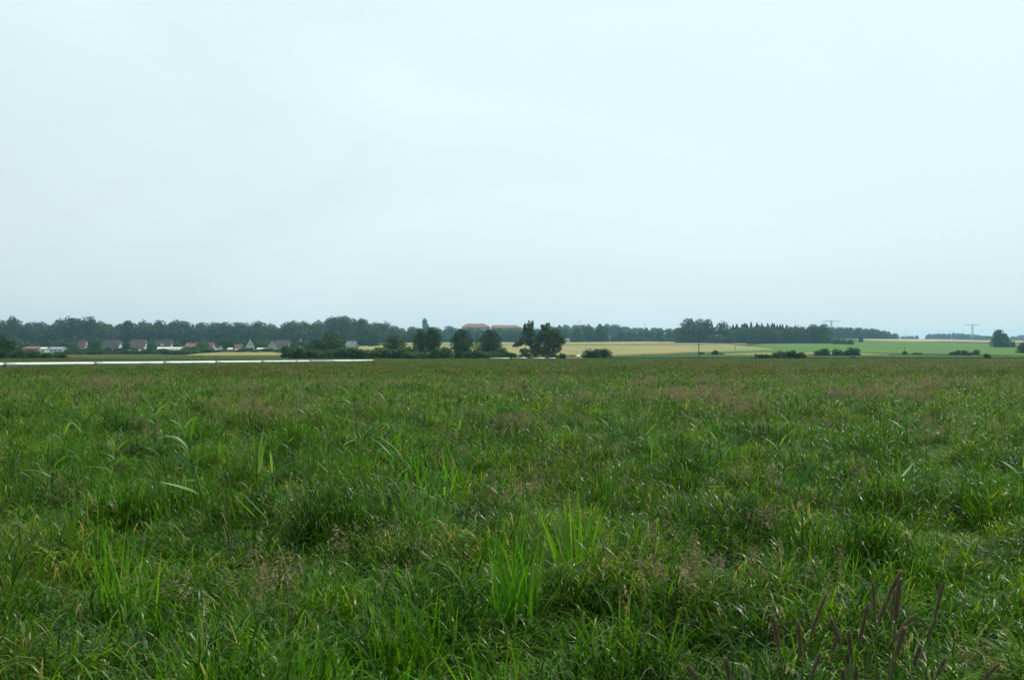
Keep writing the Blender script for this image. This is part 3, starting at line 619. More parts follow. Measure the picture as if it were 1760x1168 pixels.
house('long_red_roofed_barn', 1091, 1350, 12.0, 9, 3.0, 5.0, 0, M['old_red_roof'], CW, 'distant faded red roof, left one of the row', 'barn', False, 3, zoff=5)
house('long_red_roofed_barn', 1112, 1350, 17, 9, 3.0, 5.0, 0, M['old_red_roof'], CW, 'distant faded red roof, longest of the row', 'barn', False, 3, zoff=5)
house('long_red_roofed_barn', 1144, 1320, 9, 8, 3.0, 4.6, 0, M['old_red_roof'], GW, 'distant dull red roof, right one of the row', 'barn', False, 3, zoff=5)
# garden clutter seen as light specks
for (px_, D_, w_, h_, mt, lab) in [(222, 600, 1.6, 1.1, 'cream_wall', 'pale garden box below the brown-roofed house'), (240, 585, 0.7, 1.2, 'white_tank', 'narrow white garden box before the brown-roofed house'), (185, 575, 1.8, 1.0, 'brick', 'reddish garden box below the slate-roofed house'), (314, 590, 1.0, .9, 'white_tank', 'small white garden box right of the grey shed')]:
    x = world_x(px_, D_); m = MB(); m.box(-w_ / 2, w_ / 2, -.5, .5, 0, h_); m.add([(-w_ / 2 - .1, -.6, h_), (w_ / 2 + .1, -.6, h_), (w_ / 2 + .1, .6, h_ + .25), (-w_ / 2 - .1, .6, h_ + .25), (-w_ / 2 - .1, -.6, h_ + .06), (w_ / 2 + .1, -.6, h_ + .06), (w_ / 2 + .1, .6, h_ + .31), (-w_ / 2 - .1, .6, h_ + .31)], [(0, 3, 2, 1), (4, 5, 6, 7), (0, 1, 5, 4), (1, 2, 6, 5), (2, 3, 7, 6), (3, 0, 4, 7)])
    tag(m.build('garden_box', M[mt], None, loc=(x, D_, gz(x, D_))), lab, 'garden box')

# water tower
def tower():
    D = 1640; k = D / F; x = world_x(730, D); zb = gz(x, D); e = empty('water_tower', (x, D, zb), 0, 'old brick tower with pointed roof rising above the distant trees', 'tower')
    ze = world_z(551.5, D) - zb; zt = world_z(545.3, D) - zb; rr = 4.6 * k * 1.0
    def oct(r, z, n=8): return [(r * math.cos(2 * math.pi * (i + .5) / n), r * math.sin(2 * math.pi * (i + .5) / n), z) for i in range(n)]
    m = MB(); n = 8
    prof = [(rr * .92, 0), (rr * .90, ze * .55), (rr * .98, ze * .62), (rr, ze)]
    vs = [v for r_, z in prof for v in oct(r_, z)]; fs = [(i * n + k_, i * n + (k_ + 1) % n, (i + 1) * n + (k_ + 1) % n, (i + 1) * n + k_) for i in range(len(prof) - 1) for k_ in range(n)]
    fs.append(tuple(3 * n + i for i in range(n))); m.add(vs, fs); m.build('shaft', M['tower_brick'], e)
    m = MB(); vs = oct(rr * 1.1, ze) + oct(rr * 0.95, ze + 1.2) + oct(rr * .18, zt - .8) + oct(rr * .05, zt)
    fs = [(i * n + k_, i * n + (k_ + 1) % n, (i + 1) * n + (k_ + 1) % n, (i + 1) * n + k_) for i in range(3) for k_ in range(n)] + [tuple(range(n))[::-1], tuple(3 * n + i for i in range(n))]
    m.add(vs, fs); m.build('roof', M['brown_roof'], e)
    for q in (0, 1):
        for a in (-100, -68, -130):
            m = MB(); c, s_ = math.cos(R(a)), math.sin(R(a)); z = ze * (.72 + .14 * q); rd = rr * .93
            m.add([(c * rd - s_ * .5, s_ * rd + c * .5, z), (c * rd + s_ * .5, s_ * rd - c * .5, z), (c * (rd + .25) + s_ * .5, s_ * (rd + .25) - c * .5, z), (c * (rd + .25) - s_ * .5, s_ * (rd + .25) + c * .5, z)] +
                  [(c * rd - s_ * .5, s_ * rd + c * .5, z + 1.8), (c * rd + s_ * .5, s_ * rd - c * .5, z + 1.8), (c * (rd + .25) + s_ * .5, s_ * (rd + .25) - c * .5, z + 1.8), (c * (rd + .25) - s_ * .5, s_ * (rd + .25) + c * .5, z + 1.8)],
                  [(0, 1, 2, 3), (4, 7, 6, 5), (0, 4, 5, 1), (1, 5, 6, 2), (2, 6, 7, 3), (3, 7, 4, 0)]); m.build('window', M['glass'], e)
    m = MB(); za = world_z(557.5, D) - zb; m.box(rr * .8, rr * 1.55, -3, 2, 0, za); m.add([(rr * .8, -3.2, za + .01), (rr * 1.6, -3.2, za + .01), (rr * 1.6, 2.2, za + .01), (rr * .8, 2.2, za + .01), (rr * .8, -.5, za + 1.4)], [(0, 1, 4), (1, 2, 4), (2, 3, 4), (3, 0, 4), (0, 3, 2, 1)])
    m.build('stair_annex', M['tower_brick'], e)
tower()
# large institutional building with hipped red roofs
def big_building():
    D = 1560; k = D / F
    e = empty('long_red_roofed_building', (world_x(846, D), D, gz(world_x(846, D), D)), 0, 'huge pale building with long hipped red roofs on the hill', 'building')
    zb = e.location[2]
    def wing(x0, x1, yr, ye, yb, hipL, hipR, dep, dy, nwin):
        a, b = (x0 - 846) * k, (x1 - 846) * k; zr, ze = world_z(yr, D) - zb, world_z(ye, D) - zb
        m = MB(); m.box(a + .6, b - .6, dy, dy + dep, -1, ze); w = m.build('wall', M['grey_wall'], e)
        m = MB(); o = .5; m.add([(a, dy - o, ze), (b, dy - o, ze), (b, dy + dep + o, ze), (a, dy + dep + o, ze), (a + hipL * k, dy + dep / 2, zr), (b - hipR * k, dy + dep / 2, zr)],
                                [(0, 1, 5, 4), (1, 2, 5), (2, 3, 4, 5), (3, 0, 4), (0, 3, 2, 1)]); rf = m.build('roof', M['old_red_roof'], e)
        for i in range(nwin):
            m = MB(); c = a + 1.5 + (b - a - 3) * (i + .5) / nwin; m.box(c - .7, c + .7, dy - .06, dy + .02, ze - 2.6, ze - .9); m.build('window', M['glass'], w)
        for i in range(2):
            m = MB(); c = a + (b - a) * (.3 + .4 * i); m.box(c - .5, c + .5, dy + dep / 2 - .5, dy + dep / 2 + .5, zr - .8, zr + .5); m.build('chimney', M['brick'], rf)
    wing(793, 843, 555.8, 561.6, 568, 9, 11, 14, 0, 12)
    wing(843.6, 897, 558.2, 562.4, 568, 2, 10, 13, 2, 13)
    m = MB()
big_building()

# ------------------------------------------------------------------ pipe
def pipeline():
    P0 = np.array([world_x(-30, 100.5), 100.5]); P1 = np.array([-23.9, 185.0])
    d = (P1 - P0) / np.linalg.norm(P1 - P0); L = np.linalg.norm(P1 - P0)
    e = empty('pipeline', (P0[0], P0[1], 0), 0, 'long white jointed pipe running across the meadow at left', 'pipeline')
    def pt(px):     # parameter where the pipe crosses photo column px
        u = (px - 880) / F
        return (u * P0[1] - P0[0]) / (d[0] - u * d[1])
    zc = lambda s_: 0.60 - 0.24 * s_ / L
    def at(s_): return (d[0] * s_, d[1] * s_, zc(s_))
    joints = [0, pt(6), pt(162), pt(281), pt(370), pt(449), pt(508), pt(531), pt(567), L]
    for i in range(len(joints) - 1):
        a, b = joints[i] + .14, joints[i + 1] - .14
        if i in (6, 7): a = joints[i] + .02
        n = 5; m = MB(); m.tube([at(a + (b - a) * q / n) for q in range(n + 1)], 0.165, 20)
        o = m.build('pipe_segment', M['pipe_grey'] if i == 7 else M['pipe'], e, True)
        if i == 7: o['label'] = 'grey pipe segment'
    for j in joints[1:7]:
        m = MB(); p, q = at(j - .16), at(j + .16); m.tube([p, q], 0.14, 16)
        for o_ in (-.15, .15): m.tube([at(j + o_ - .035), at(j + o_ + .035)], 0.20, 16)
        c = m.build('coupling', M['flange'], e, True)
    m = MB(); m.tube([at(L + .0), at(L + .25)], 0.19, 16); m.tube([at(L + .25), at(L + .8)], [.17, .12], 12); c = m.build('end_cap', M['rust'], e, True); c['label'] = 'rusty red cap closing the pipe'
    for j in [3, joints[2], joints[3], joints[4], joints[5], joints[6], L - 3, joints[1] + 1.2]:
        x, y, z = at(j); m = MB(); m.tube([(x - .28, y - .05, -.05), (x, y, z - .13)], .035, 6); m.tube([(x + .28, y + .05, -.05), (x, y, z - .13)], .035, 6); m.box(x - .16, x + .16, y - .12, y + .12, z - .22, z - .15); m.build('support', M['flange'], e)
pipeline()
for i, (a_, b_, D_, lab, mt) in enumerate([(842, 876, 248, 'pale pipe piece lying left of the willow, longest of four', 'pipe'), (880, 907, 255, 'dull pipe piece lying below the willow, second from left', 'pipe_grey'), (918, 938, 250, 'pale pipe piece below the willow, third from left', 'pipe'), (943, 955, 252, 'shortest pale pipe piece, rightmost of four', 'pipe')]):
    xa, xb = world_x(a_, D_), world_x(b_, D_); z = gz(xa, D_) + .30
    m = MB(); m.tube([(-(xb - xa) / 2, 0, z), ((xb - xa) / 2, 0, z)], .17, 16)
    m.tube([(-(xb - xa) / 2 - .02, 0, z), (-(xb - xa) / 2 + .1, 0, z)], .19, 16); m.tube([((xb - xa) / 2 - .1, 0, z), ((xb - xa) / 2 + .02, 0, z)], .19, 16)
    e = empty('pipe', ((xa + xb) / 2, D_, 0), 0, lab, 'pipe', 'pipe pieces lying at the meadow edge')
    m.build('pipe_barrel', M[mt], e, True)
    for s_ in (-.35, .35):
        m = MB(); xx = (xb - xa) * s_; m.box(xx - .12, xx + .12, -.25, .25, -.1, z - .165); m.build('support', M['flange'], e)
# pale blue cover & white tank
def dome():
    D = 246; x = world_x(899.5, D); z = gz(x, D); m = MB(); n = 16; vs = []; prof = [(.62, 0), (.64, .3), (.60, .42), (.45, .55), (.25, .62), (.02, .64)]
    for r_, h in prof: vs += [(r_ * math.cos(2 * math.pi * i / n), r_ * .8 * math.sin(2 * math.pi * i / n), h) for i in range(n)]
    fs = [(i * n + k_, i * n + (k_ + 1) % n, (i + 1) * n + (k_ + 1) % n, (i + 1) * n + k_) for i in range(len(prof) - 1) for k_ in range(n)] + [tuple((len(prof) - 1) * n + i for i in range(n))]
    m.add(vs, fs); e = empty('domed_cover', (x, D, z), 0, 'low pale blue domed cover beside the pipe pieces', 'cover'); m.build('dome', M['blue_cover'], e, True)
    m = MB(); m.tube([(0, 0, -.05), (0, 0, .12)], .72, 16); m.build('base_ring', M['flange'], e)
dome()
def tank():
    D = 286; x = world_x(993.5, D); z = gz(x, D); e = empty('water_tank', (x, D, z), R(12), 'small bright white tank at the near edge of the wheat', 'tank')
    m = MB(); m.tube([(-.56, 0, .52), (-.5, 0, .52), (.5, 0, .52), (.56, 0, .52)], [.26, .36, .36, .26], 20); m.build('barrel', M['white_tank'], e, True)
    for s_ in (-.32, .32):
        m = MB(); m.box(s_ - .05, s_ + .05, -.3, .3, -.05, .24); m.build('foot', M['flange'], e)
    m = MB(); m.tube([(0, 0, .86), (0, 0, .94)], .1, 12); m.build('lid', M['blue_cover'], e)
tank()

# ------------------------------------------------------------------ poles and pylons
def pole(px, D, yt, rad, label, arm=True, mat='pole_wood', name='utility_pole'):
    x = world_x(px, D); z = gz(x, D); h = world_z(yt, D) - z
    e = empty(name, (x, D, z), 0, label, 'pole' if name == 'utility_pole' else 'mast')
    m = MB(); m.tube([(0, 0, -.2), (0, 0, h * .5), (0, 0, h)], [rad, rad * .85, rad * .65], 8); m.build('shaft', M[mat], e, True)
    if arm:
        m = MB(); m.box(-.55, .55, -rad - .06, -rad + .04, h - .45, h - .33); a = m.build('crossarm', M[mat], e)
        for q in (-.45, .45):
            m = MB(); m.tube([(q, -rad, h - .33), (q, -rad, h - .18)], .05, 6); m.build('insulator', M['white_tank'], a)
    else:
        m = MB(); m.tube([(0, 0, h), (0, 0, h + max(.5, h * .05))], [rad * 1.2, rad * .4], 6); m.build('tip', M['flange'], e)
pole(1201, 268, 589, .13, 'dark wooden pole in front of the wheat, nearest of the poles')
pole(1264, 600, 593.3, .16, 'thin pole standing in the right end of the wheat')
pole(1555, 470, 594, .11, 'slender pole rising from a small bush at the green field edge')
pole(1019, 700, 593.5, .14, 'short thin pole in the wheat above the pair of bushes')
pole(996, 1660, 550.4, .5, 'slim transmitter mast on top of the hill wood', False, 'steel', 'radio_mast')
pole(1108, 1680, 556, .6, 'short mast above the trees near the red roofs', False, 'steel', 'radio_mast')
pole(1082, 1680, 557.5, .3, 'faint thin mast left of the short mast', False, 'steel', 'radio_mast')
pole(1555, 2420, 570, .5, 'faint tall mast on the horizon behind the tan field', False, 'steel', 'radio_mast')
def pylon(px, D, ytop, half, label, sag):
    x = world_x(px, D); z = gz(x, D); h = world_z(ytop, D) - z; e = empty('pylon', (x, D, z), 0, label, 'pylon', 'electricity pylons on the horizon')
    m = MB(); b = 2.6; tw = 1.1; n = 9
    def corner(i, t): w = b + (tw - b) * t; return ((w if i in (1, 2) else -w), (w if i in (2, 3) else -w), h * t)
    for i in range(4): m.tube([corner(i, 0), corner(i, 1)], .28, 4)
    for q in range(n):
        t0, t1 = q / n, (q + 1) / n
        for i in range(4):
            m.tube([corner(i, t0), corner((i + 1) % 4, t1)], .15, 4); m.tube([corner((i + 1) % 4, t0), corner(i, t1)], .15, 4)
    m.build('lattice_mast', M['steel'], e)
    W = half; m = MB(); top = h - .2; bot = h - 2.4
    for s_ in (-.8, .8):
        m.tube([(-W, s_, h - 1.4), (-tw, s_, top), (tw, s_, top), (W, s_, h - 1.4)], .24, 4); m.tube([(-W, s_, h - 1.6), (-tw, s_, bot), (tw, s_, bot), (W, s_, h - 1.6)], .24, 4)
        for q in range(-8, 9):
            xx = W * q / 8.5; zz = abs(q) / 8.5; m.tube([(xx, s_, top - 1.2 * zz), (xx + W / 17, s_, bot + .8 * zz)], .13, 4)
    ca = m.build('crossarm', M['steel'], e)
    for q in (-.95, -.6, -.28, .28, .6, .95):
        m = MB(); xx = W * q; g = W * .14
        m.tube([(xx - g, 0, bot + .9), (xx - g * .5, 0, bot - sag * .3), (xx, 0, bot - sag * 1.0), (xx + g * .5, 0, bot - sag * .3), (xx + g, 0, bot + .9)], .2, 5); m.build('insulator', M['steel'], ca)
pylon(1429, 2300, 550.3, 18.5, 'grey lattice pylon with wide arm above the tapering wood', 3.0)
pylon(1671.5, 2620, 557, 16.5, 'faint pylon with a single wide arm above the farthest wood', 1.2)

# ------------------------------------------------------------------ grass
PROF = np.array([0.75, 1.0, 0.95, 0.75, 0.45, 0.04])
def blades(n, rad, Lr, Wr, th0, droop, r, dirbias=None, nseg=5, base=None):
    """n ribbon blades; th0: start elevation range (deg), droop: how far (rad) the tip has bent over"""
    a0 = r.uniform(0, 2 * math.pi, n); rr = rad * np.sqrt(r.random(n))
    B = np.stack([np.cos(a0) * rr, np.sin(a0) * rr, np.full(n, -0.03)], 1) if base is None else base
    az = r.uniform(0, 2 * math.pi, n) if dirbias is None else r.normal(dirbias[0], dirbias[1], n)
    L = r.uniform(*Lr, n); W = r.uniform(*Wr, n); th = np.radians(r.uniform(*th0, n)); dr = r.uniform(*droop, n)
    s = np.linspace(0, 1, nseg + 1); prof = np.interp(s, np.linspace(0, 1, 6), PROF)
    P = np.zeros((n, nseg + 1, 3)); P[:, 0] = B
    for k in range(nseg):
        sm = (s[k] + s[k + 1]) / 2; t = th - dr * sm ** 1.6; st = L / nseg
        P[:, k + 1, 0] = P[:, k, 0] + np.cos(t) * np.cos(az) * st; P[:, k + 1, 1] = P[:, k, 1] + np.cos(t) * np.sin(az) * st; P[:, k + 1, 2] = P[:, k, 2] + np.sin(t) * st
    tw = r.uniform(-.9, .9, n); side0 = np.stack([-np.sin(az + tw), np.cos(az + tw), np.zeros(n)], 1)
    w = W[:, None] * prof[None, :] * 0.5
    V = np.stack([P - side0[:, None] * w[..., None], P + side0[:, None] * w[..., None]], 2)   # n, seg+1, 2, 3
    m = 2 * (nseg + 1); V = V.reshape(-1, 3)
    q = np.arange(nseg) * 2; f = np.stack([q, q + 1, q + 3, q + 2], 1)
    Fc = (np.arange(n)[:, None, None] * m + f[None]).reshape(-1, 4)
    return V, Fc, m, P
def merge(parts):
    V = []; Fq = []; t = []; mi = []; b = 0
    for (v, f, tt, m) in parts:
        V.append(v); Fq.append(f + b); t.append(tt); mi.append(np.full(len(f), m)); b += len(v)
    return np.concatenate(V), np.concatenate(Fq), np.concatenate(t), np.concatenate(mi)
def tints(n, m, r, lo, hi, dry=0.03):
    t = r.uniform(lo, hi, n); t[r.random(n) < dry] = 1.0
    return np.repeat(t, m)
PC = bpy.data.collections.new('grass_clumps')      # not linked to the scene: only the meadow refers to it
PC2 = bpy.data.collections.new('flowering_clumps')
def clump(coll, name, parts, mats):
    V, Fc, t, mi = merge(parts); me = mesh_np(name, V, Fc, mats, tint=t, midx=mi, smooth=False)
    o = bpy.data.objects.new(name, me); coll.objects.link(o); return tag(o, 'tuft of meadow grass, one of countless', 'grass', kind='stuff')
def tiller_leaves(n, rad, zr, Lr, Wr, r, dirbias=None, nseg=4, th=(20, 85), dr=(.6, 2.6)):
    """short leaves springing from the stems at different heights, tips bending over"""
    a0 = r.uniform(0, 2 * math.pi, n); rr = rad * np.sqrt(r.random(n))
    B = np.stack([np.cos(a0) * rr, np.sin(a0) * rr, zr[0] + (zr[1] - zr[0]) * r.random(n) ** .7], 1)
    return blades(n, rad, Lr, Wr, th, dr, r, dirbias=dirbias, nseg=nseg, base=B)
for k in range(6):                                  # fine arching grass
    r = np.random.default_rng(300 + k); lo, hi = [(0.1, .75), (.25, .9), (.0, .6), (.3, .93), (.15, .8), (.05, .7)][k]
    v, f, m, _ = blades(34, .17, (.28, .52), (.004, .007), (66, 92), (.4, 1.8), r); p = [(v, f, tints(34, m, r, lo, hi), 0)]
    v, f, m, _ = tiller_leaves(105, .18, (.06, .34), (.10, .27), (.006, .0115), r); p.append((v, f, tints(105, m, r, lo, hi, .05), 0))
    clump(PC, 'grass_clump', p, [M['grass']])
for k in range(3):                                  # broader upright leaves, light coming through
    r = np.random.default_rng(330 + k)
    v, f, m, _ = blades(16, .12, (.32, .54), (.008, .014), (70, 92), (.1, .9), r); p = [(v, f, tints(16, m, r, .2, .95, .02), 1)]
    v, f, m, _ = tiller_leaves(85, .18, (.05, .32), (.09, .24), (.006, .012), r, th=(35, 88)); p.append((v, f, tints(85, m, r, .2, .9), 0))
    clump(PC, 'grass_clump', p, [M['grass'], M['grass_broad']])
for k in range(3):                                  # lodged, lying over to one side
    r = np.random.default_rng(350 + k)
    v, f, m, _ = blades(45, .2, (.26, .5), (.005, .009), (30, 70), (.8, 2.0), r, dirbias=(0, .7)); p = [(v, f, tints(45, m, r, .25, .95, .05), 0)]
    v, f, m, _ = tiller_leaves(75, .2, (.05, .26), (.1, .24), (.005, .010), r, dirbias=(0, .8)); p.append((v, f, tints(75, m, r, .2, .95, .08), 0))
    clump(PC, 'grass_clump', p, [M['grass']])
for k in range(4):                                  # wider tufts for the middle distance
    r = np.random.default_rng(370 + k)
    v, f, m, _ = blades(45, .42, (.3, .52), (.009, .015), (62, 92), (.3, 1.8), r, nseg=4); p = [(v, f, tints(45, m, r, .05, .9), 0)]
    v, f, m, _ = tiller_leaves(110, .44, (.08, .36), (.1, .26), (.012, .022), r, nseg=3); p.append((v, f, tints(110, m, r, .0, .95, .05), 0))
    clump(PC, 'grass_tuft', p, [M['grass']])
for k in range(4):                                  # broad patches for the far meadow
    r = np.random.default_rng(390 + k)
    v, f, m, _ = tiller_leaves(380, 1.15, (.02, .32), (.12, .30), (.018, .038), r, nseg=2, th=(15, 85)); p = [(v, f, tints(380, m, r, .0, .95, .05), 0)]
    clump(PC, 'meadow_patch', p, [M['grass_far']])
def panicles(n, rad, r, H=(.55, .8), plen=(.10, .2), pw=.035, specks=46, ss=.0055, stemw=.0022):
    v, f, m, P = blades(n, rad, H, (stemw, stemw * 1.4), (78, 92), (.05, .5), r, nseg=3)
    parts = [(v, f, tints(n, m, r, 0, 1, 0), 0)]
    tip = P[:, -1]; k = np.repeat(np.arange(n), specks); h = r.random(len(k)); ll = r.uniform(*plen, n)[k]
    wd = pw * np.sin(np.pi * (h * .85 + .12)) * r.random(len(k)) ** .5; a = r.uniform(0, 2 * math.pi, len(k))
    C = tip[k] + np.stack([np.cos(a) * wd, np.sin(a) * wd, (h - .6) * ll], 1)
    V, Fc = leaf_cloud(C, ss, 2.6, r); t0 = r.uniform(.2, .8, n)
    parts.append((V, Fc, np.repeat(np.clip(t0[k] + r.uniform(-.3, .3, len(k)), 0, 1), 4), 1))
    return parts
for k in range(4):
    r = np.random.default_rng(410 + k); clump(PC2, 'flower_clump', panicles(9, .16, r), [M['stalk'], M['panicle']])
for k in range(3):
    r = np.random.default_rng(430 + k); clump(PC2, 'flower_patch', panicles(26, .95, r, pw=.06, specks=14, ss=.022, stemw=.007), [M['stalk'], M['panicle']])

class SN:      # smooth noise over the plan, in -1..1
    def __init__(s, seed, wl, n=9, sx=1.0):
        r = np.random.default_rng(seed); a = r.uniform(0, 2 * math.pi, n); w = 2 * math.pi / (wl * r.uniform(.5, 1.8, n)); s.kx = np.cos(a) * w * sx; s.ky = np.sin(a) * w; s.ph = r.uniform(0, 6.28, n); s.n = n
    def __call__(s, x, y): return sum(np.sin(s.kx[i] * x + s.ky[i] * y + s.ph[i]) for i in range(s.n)) / math.sqrt(s.n / 2) / 1.8
n_h1, n_h2, n_kind, n_lodge, n_far, n_pan, n_pan2, n_dir = SN(1, 1.3), SN(2, .55), SN(3, 2.2), SN(4, 3.0), SN(5, 9), SN(6, 7, sx=.5), SN(7, 1.6), SN(8, 6)
def wedge(D0, D1, dens, r, margin=1.6, slope=0.60):
    """points on the plan, in a wedge wider than the view, between two distances"""
    W1 = margin + slope * D1; n = int(dens * (D1 - D0) * 2 * W1); x = r.uniform(-W1, W1, n); y = r.uniform(D0, D1, n); k = np.abs(x) < margin + slope * np.maximum(y, 0)
    return x[k], y[k]
def scatter(name, coll, x, y, idx, scl, rot, label, cat):
    z = height(x, y); me = bpy.data.meshes.new(name); me.vertices.add(len(x)); me.vertices.foreach_set('co', np.stack([x, y, z], 1).astype(np.float32).ravel())
    a = me.attributes.new('idx', 'INT', 'POINT'); a.data.foreach_set('value', idx.astype(np.int32))
    a = me.attributes.new('scl', 'FLOAT_VECTOR', 'POINT'); a.data.foreach_set('vector', scl.astype(np.float32).ravel())
    a = me.attributes.new('rot', 'FLOAT_VECTOR', 'POINT'); a.data.foreach_set('vector', rot.astype(np.float32).ravel())
    o = obj(name, me); tag(o, label, cat, kind='stuff')
    g = bpy.data.node_groups.new(name, 'GeometryNodeTree'); g.interface.new_socket('Geometry', in_out='INPUT', socket_type='NodeSocketGeometry'); g.interface.new_socket('Geometry', in_out='OUTPUT', socket_type='NodeSocketGeometry')
    gi = g.nodes.new('NodeGroupInput'); go = g.nodes.new('NodeGroupOutput'); ip = g.nodes.new('GeometryNodeInstanceOnPoints'); ci = g.nodes.new('GeometryNodeCollectionInfo')
    ci.inputs['Collection'].default_value = coll; ci.inputs['Separate Children'].default_value = True; ci.inputs['Reset Children'].default_value = True
    ip.inputs['Pick Instance'].default_value = True
    def attr(nm, dt):
        n = g.nodes.new('GeometryNodeInputNamedAttribute'); n.data_type = dt; n.inputs['Name'].default_value = nm; return n.outputs['Attribute']
    g.links.new(gi.outputs[0], ip.inputs['Points']); g.links.new(ci.outputs[0], ip.inputs['Instance'])
    g.links.new(attr('idx', 'INT'), ip.inputs['Instance Index']); g.links.new(attr('rot', 'FLOAT_VECTOR'), ip.inputs['Rotation']); g.links.new(attr('scl', 'FLOAT_VECTOR'), ip.inputs['Scale'])
    g.links.new(ip.outputs[0], go.inputs[0])
    md = o.modifiers.new('scatter', 'NODES'); md.node_group = g
    return o
LAID = [(130, 800, 1.5), (220, 845, 1.0), (1110, 800, .9), (60, 1110, .5), (1080, 1110, .5)]      # places where the grass has been laid over
LOW = [(world_x(345, 7.9), 7.9, .5, .85), (world_x(450, 7.7), 7.7, .6, .85), (world_x(1545, 9.0), 9.0, .5, .8), (world_x(1375, 9.6), 9.6, .35, .85), (world_x(1500, 2.7), 3.0, .8, .8), (world_x(885, 6.0), 5.9, .35, .7)]
PITS = [(1385, 930, .35), (1530, 925, .3), (1110, 850, .35), (880, 880, .22), (330, 1020, .3), (1710, 850, .35), (30, 640, .1), (520, 1010, .15), (1240, 1090, .22), (600, 850, .3)]
def pit_mask(x, y):
    m = np.ones(len(x), bool)
    for px_, py_, rr in PITS:
        D = 1.35 * F / (py_ - HOR); m &= ((x - world_x(px_, D)) / (rr * 1.2)) ** 2 + ((y - D) / rr) ** 2 > 1
    return m
r = np.random.default_rng(77)
xs_, ys_, id_, sc_, ro_ = [], [], [], [], []
def add(x, y, idx, sx, sz, rz, tilt=0.14):
    n = len(x); xs_.append(x); ys_.append(y); id_.append(idx); sc_.append(np.stack([sx, sx, sz], 1)); ro_.append(np.stack([r.normal(0, tilt, n), r.normal(0, tilt, n), rz], 1))
def near_band(D0, D1, dens, grow):
    x, y = wedge(D0, D1, dens, r); k = pit_mask(x, y) | (r.random(len(x)) < .12); x, y = x[k], y[k]; n = len(x)
    kind = n_kind(x, y); lod = n_lodge(x, y); u = r.random(n)
    for px_, py_, rr in LAID:
        D_ = 1.35 * F / (py_ - HOR); lod = np.where(((x - world_x(px_, D_)) / (rr * 1.4)) ** 2 + ((y - D_) / rr) ** 2 < 1, 1.0, lod)
    idx = r.integers(0, 6, n)
    idx = np.where((kind > .15) & (r.random(n) < .5), np.where(u < .5, 1, 3), idx)
    br = (kind + n_h2(x, y) * .5 > .55) & (u < .6) | (u < .05); idx = np.where(br, r.integers(6, 9, n), idx)
    lg = (lod > .35) & (r.random(n) < .75); idx = np.where(lg, r.integers(9, 12, n), idx)
    rz = np.where(lg, n_dir(x, y) * 1.6 + 2.6 + r.normal(0, .4, n), r.uniform(0, 6.28, n))
    h = 1.02 + .42 * n_h1(x, y) + .26 * n_h2(x, y) + r.normal(0, .09, n); h = np.clip(h, .3, 1.9)
    for x_, D_, w_, k_ in LOW: h = np.where((np.abs(x - x_) < w_) & (y < D_ + .25) & (y > D_ - 1.8), np.minimum(h, k_), h)
    add(x, y, idx, grow * r.uniform(.85, 1.2, n), h * np.where(lg, .85, 1), rz)
near_band(-1.5, 3.0, 18, 1.0)
near_band(3.0, 14, 36, 1.0)
near_band(14, 24, 20, 1.2)
x, y = wedge(24, 60, 5.2, r); n = len(x)
add(x, y, r.integers(12, 16, n), r.uniform(.9, 1.3, n), np.clip(.95 + .25 * n_h1(x * .5, y * .5) + r.normal(0, .1, n), .5, 1.6), r.uniform(0, 6.28, n))
x, y = wedge(56, 236, 1.0, r); n = len(x)
fade = np.clip((y - 60) / 60, 0, 1)
# grass is kept short along the pipe
P0x, P0y, P1x, P1y = world_x(-30, 100.5), 100.5, -23.9, 185.0
sd = ((x - P0x) * (P1y - P0y) - (y - P0y) * (P1x - P0x)) / math.hypot(P1x - P0x, P1y - P0y)
nearpipe = (np.abs(sd) < 14) & (x < -15)
add(x, y, r.integers(16, 20, n), r.uniform(.85, 1.3, n), np.clip((1.0 - .35 * fade) + .2 * n_far(x, y) + r.normal(0, .12, n), .3, 1.4) * np.where(nearpipe, .68, 1), r.uniform(0, 6.28, n), .08)
scatter('meadow_grass', PC, np.concatenate(xs_), np.concatenate(ys_), np.concatenate(id_), np.concatenate(sc_), np.concatenate(ro_), 'dense tall green grass of the wet meadow filling the foreground', 'grass')
# flowering grass: pinkish brown haze in patches
xs_, ys_, id_, sc_, ro_ = [], [], [], [], []
x, y = wedge(2.2, 15, 12, r); k = (n_pan2(x, y) + .6 * n_pan(x, y) > 1.6) | (r.random(len(x)) < .02); x, y = x[k], y[k]; n = len(x); add(x, y, r.integers(0, 4, n), np.ones(n), r.uniform(.7, 1.05, n), r.uniform(0, 6.28, n), .1)
for px_, py_, rr in [(395, 990, .42), (1190, 960, .4), (330, 1000, .25), (640, 960, .3), (880, 830, .45), (1130, 1000, .3)]:
    D_ = 1.2 * F / (py_ - HOR); n = int(16 * rr * rr * 1.4) + 1; a_ = r.uniform(0, 6.28, n); q_ = rr * np.sqrt(r.random(n)); x2, y2 = world_x(px_, D_) + np.cos(a_) * q_, D_ + np.sin(a_) * q_
    add(x2, y2, r.integers(0, 4, n), np.ones(n), r.uniform(.75, .95, n), r.uniform(0, 6.28, n), .1)
x, y = wedge(15, 46, 7, r); k = (n_pan2(x * .4, y * .4) + .9 * n_pan(x, y) > 1.25) | (r.random(len(x)) < .03); x, y = x[k], y[k]; n = len(x); add(x, y, r.integers(0, 4, n), np.full(n, 1.5), r.uniform(.85, 1.2, n), r.uniform(0, 6.28, n), .1)
x, y = wedge(40, 236, .30, r); k = (r.random(len(x)) < np.clip(.26 * (n_pan(x * .35, y * .35) + n_far(x, y) * .5) + .0, .01, .4)); x, y = x[k], y[k]; n = len(x)
sd = ((x - P0x) * (P1y - P0y) - (y - P0y) * (P1x - P0x)) / math.hypot(P1x - P0x, P1y - P0y); nearpipe = (np.abs(sd) < 14) & (x < -15)
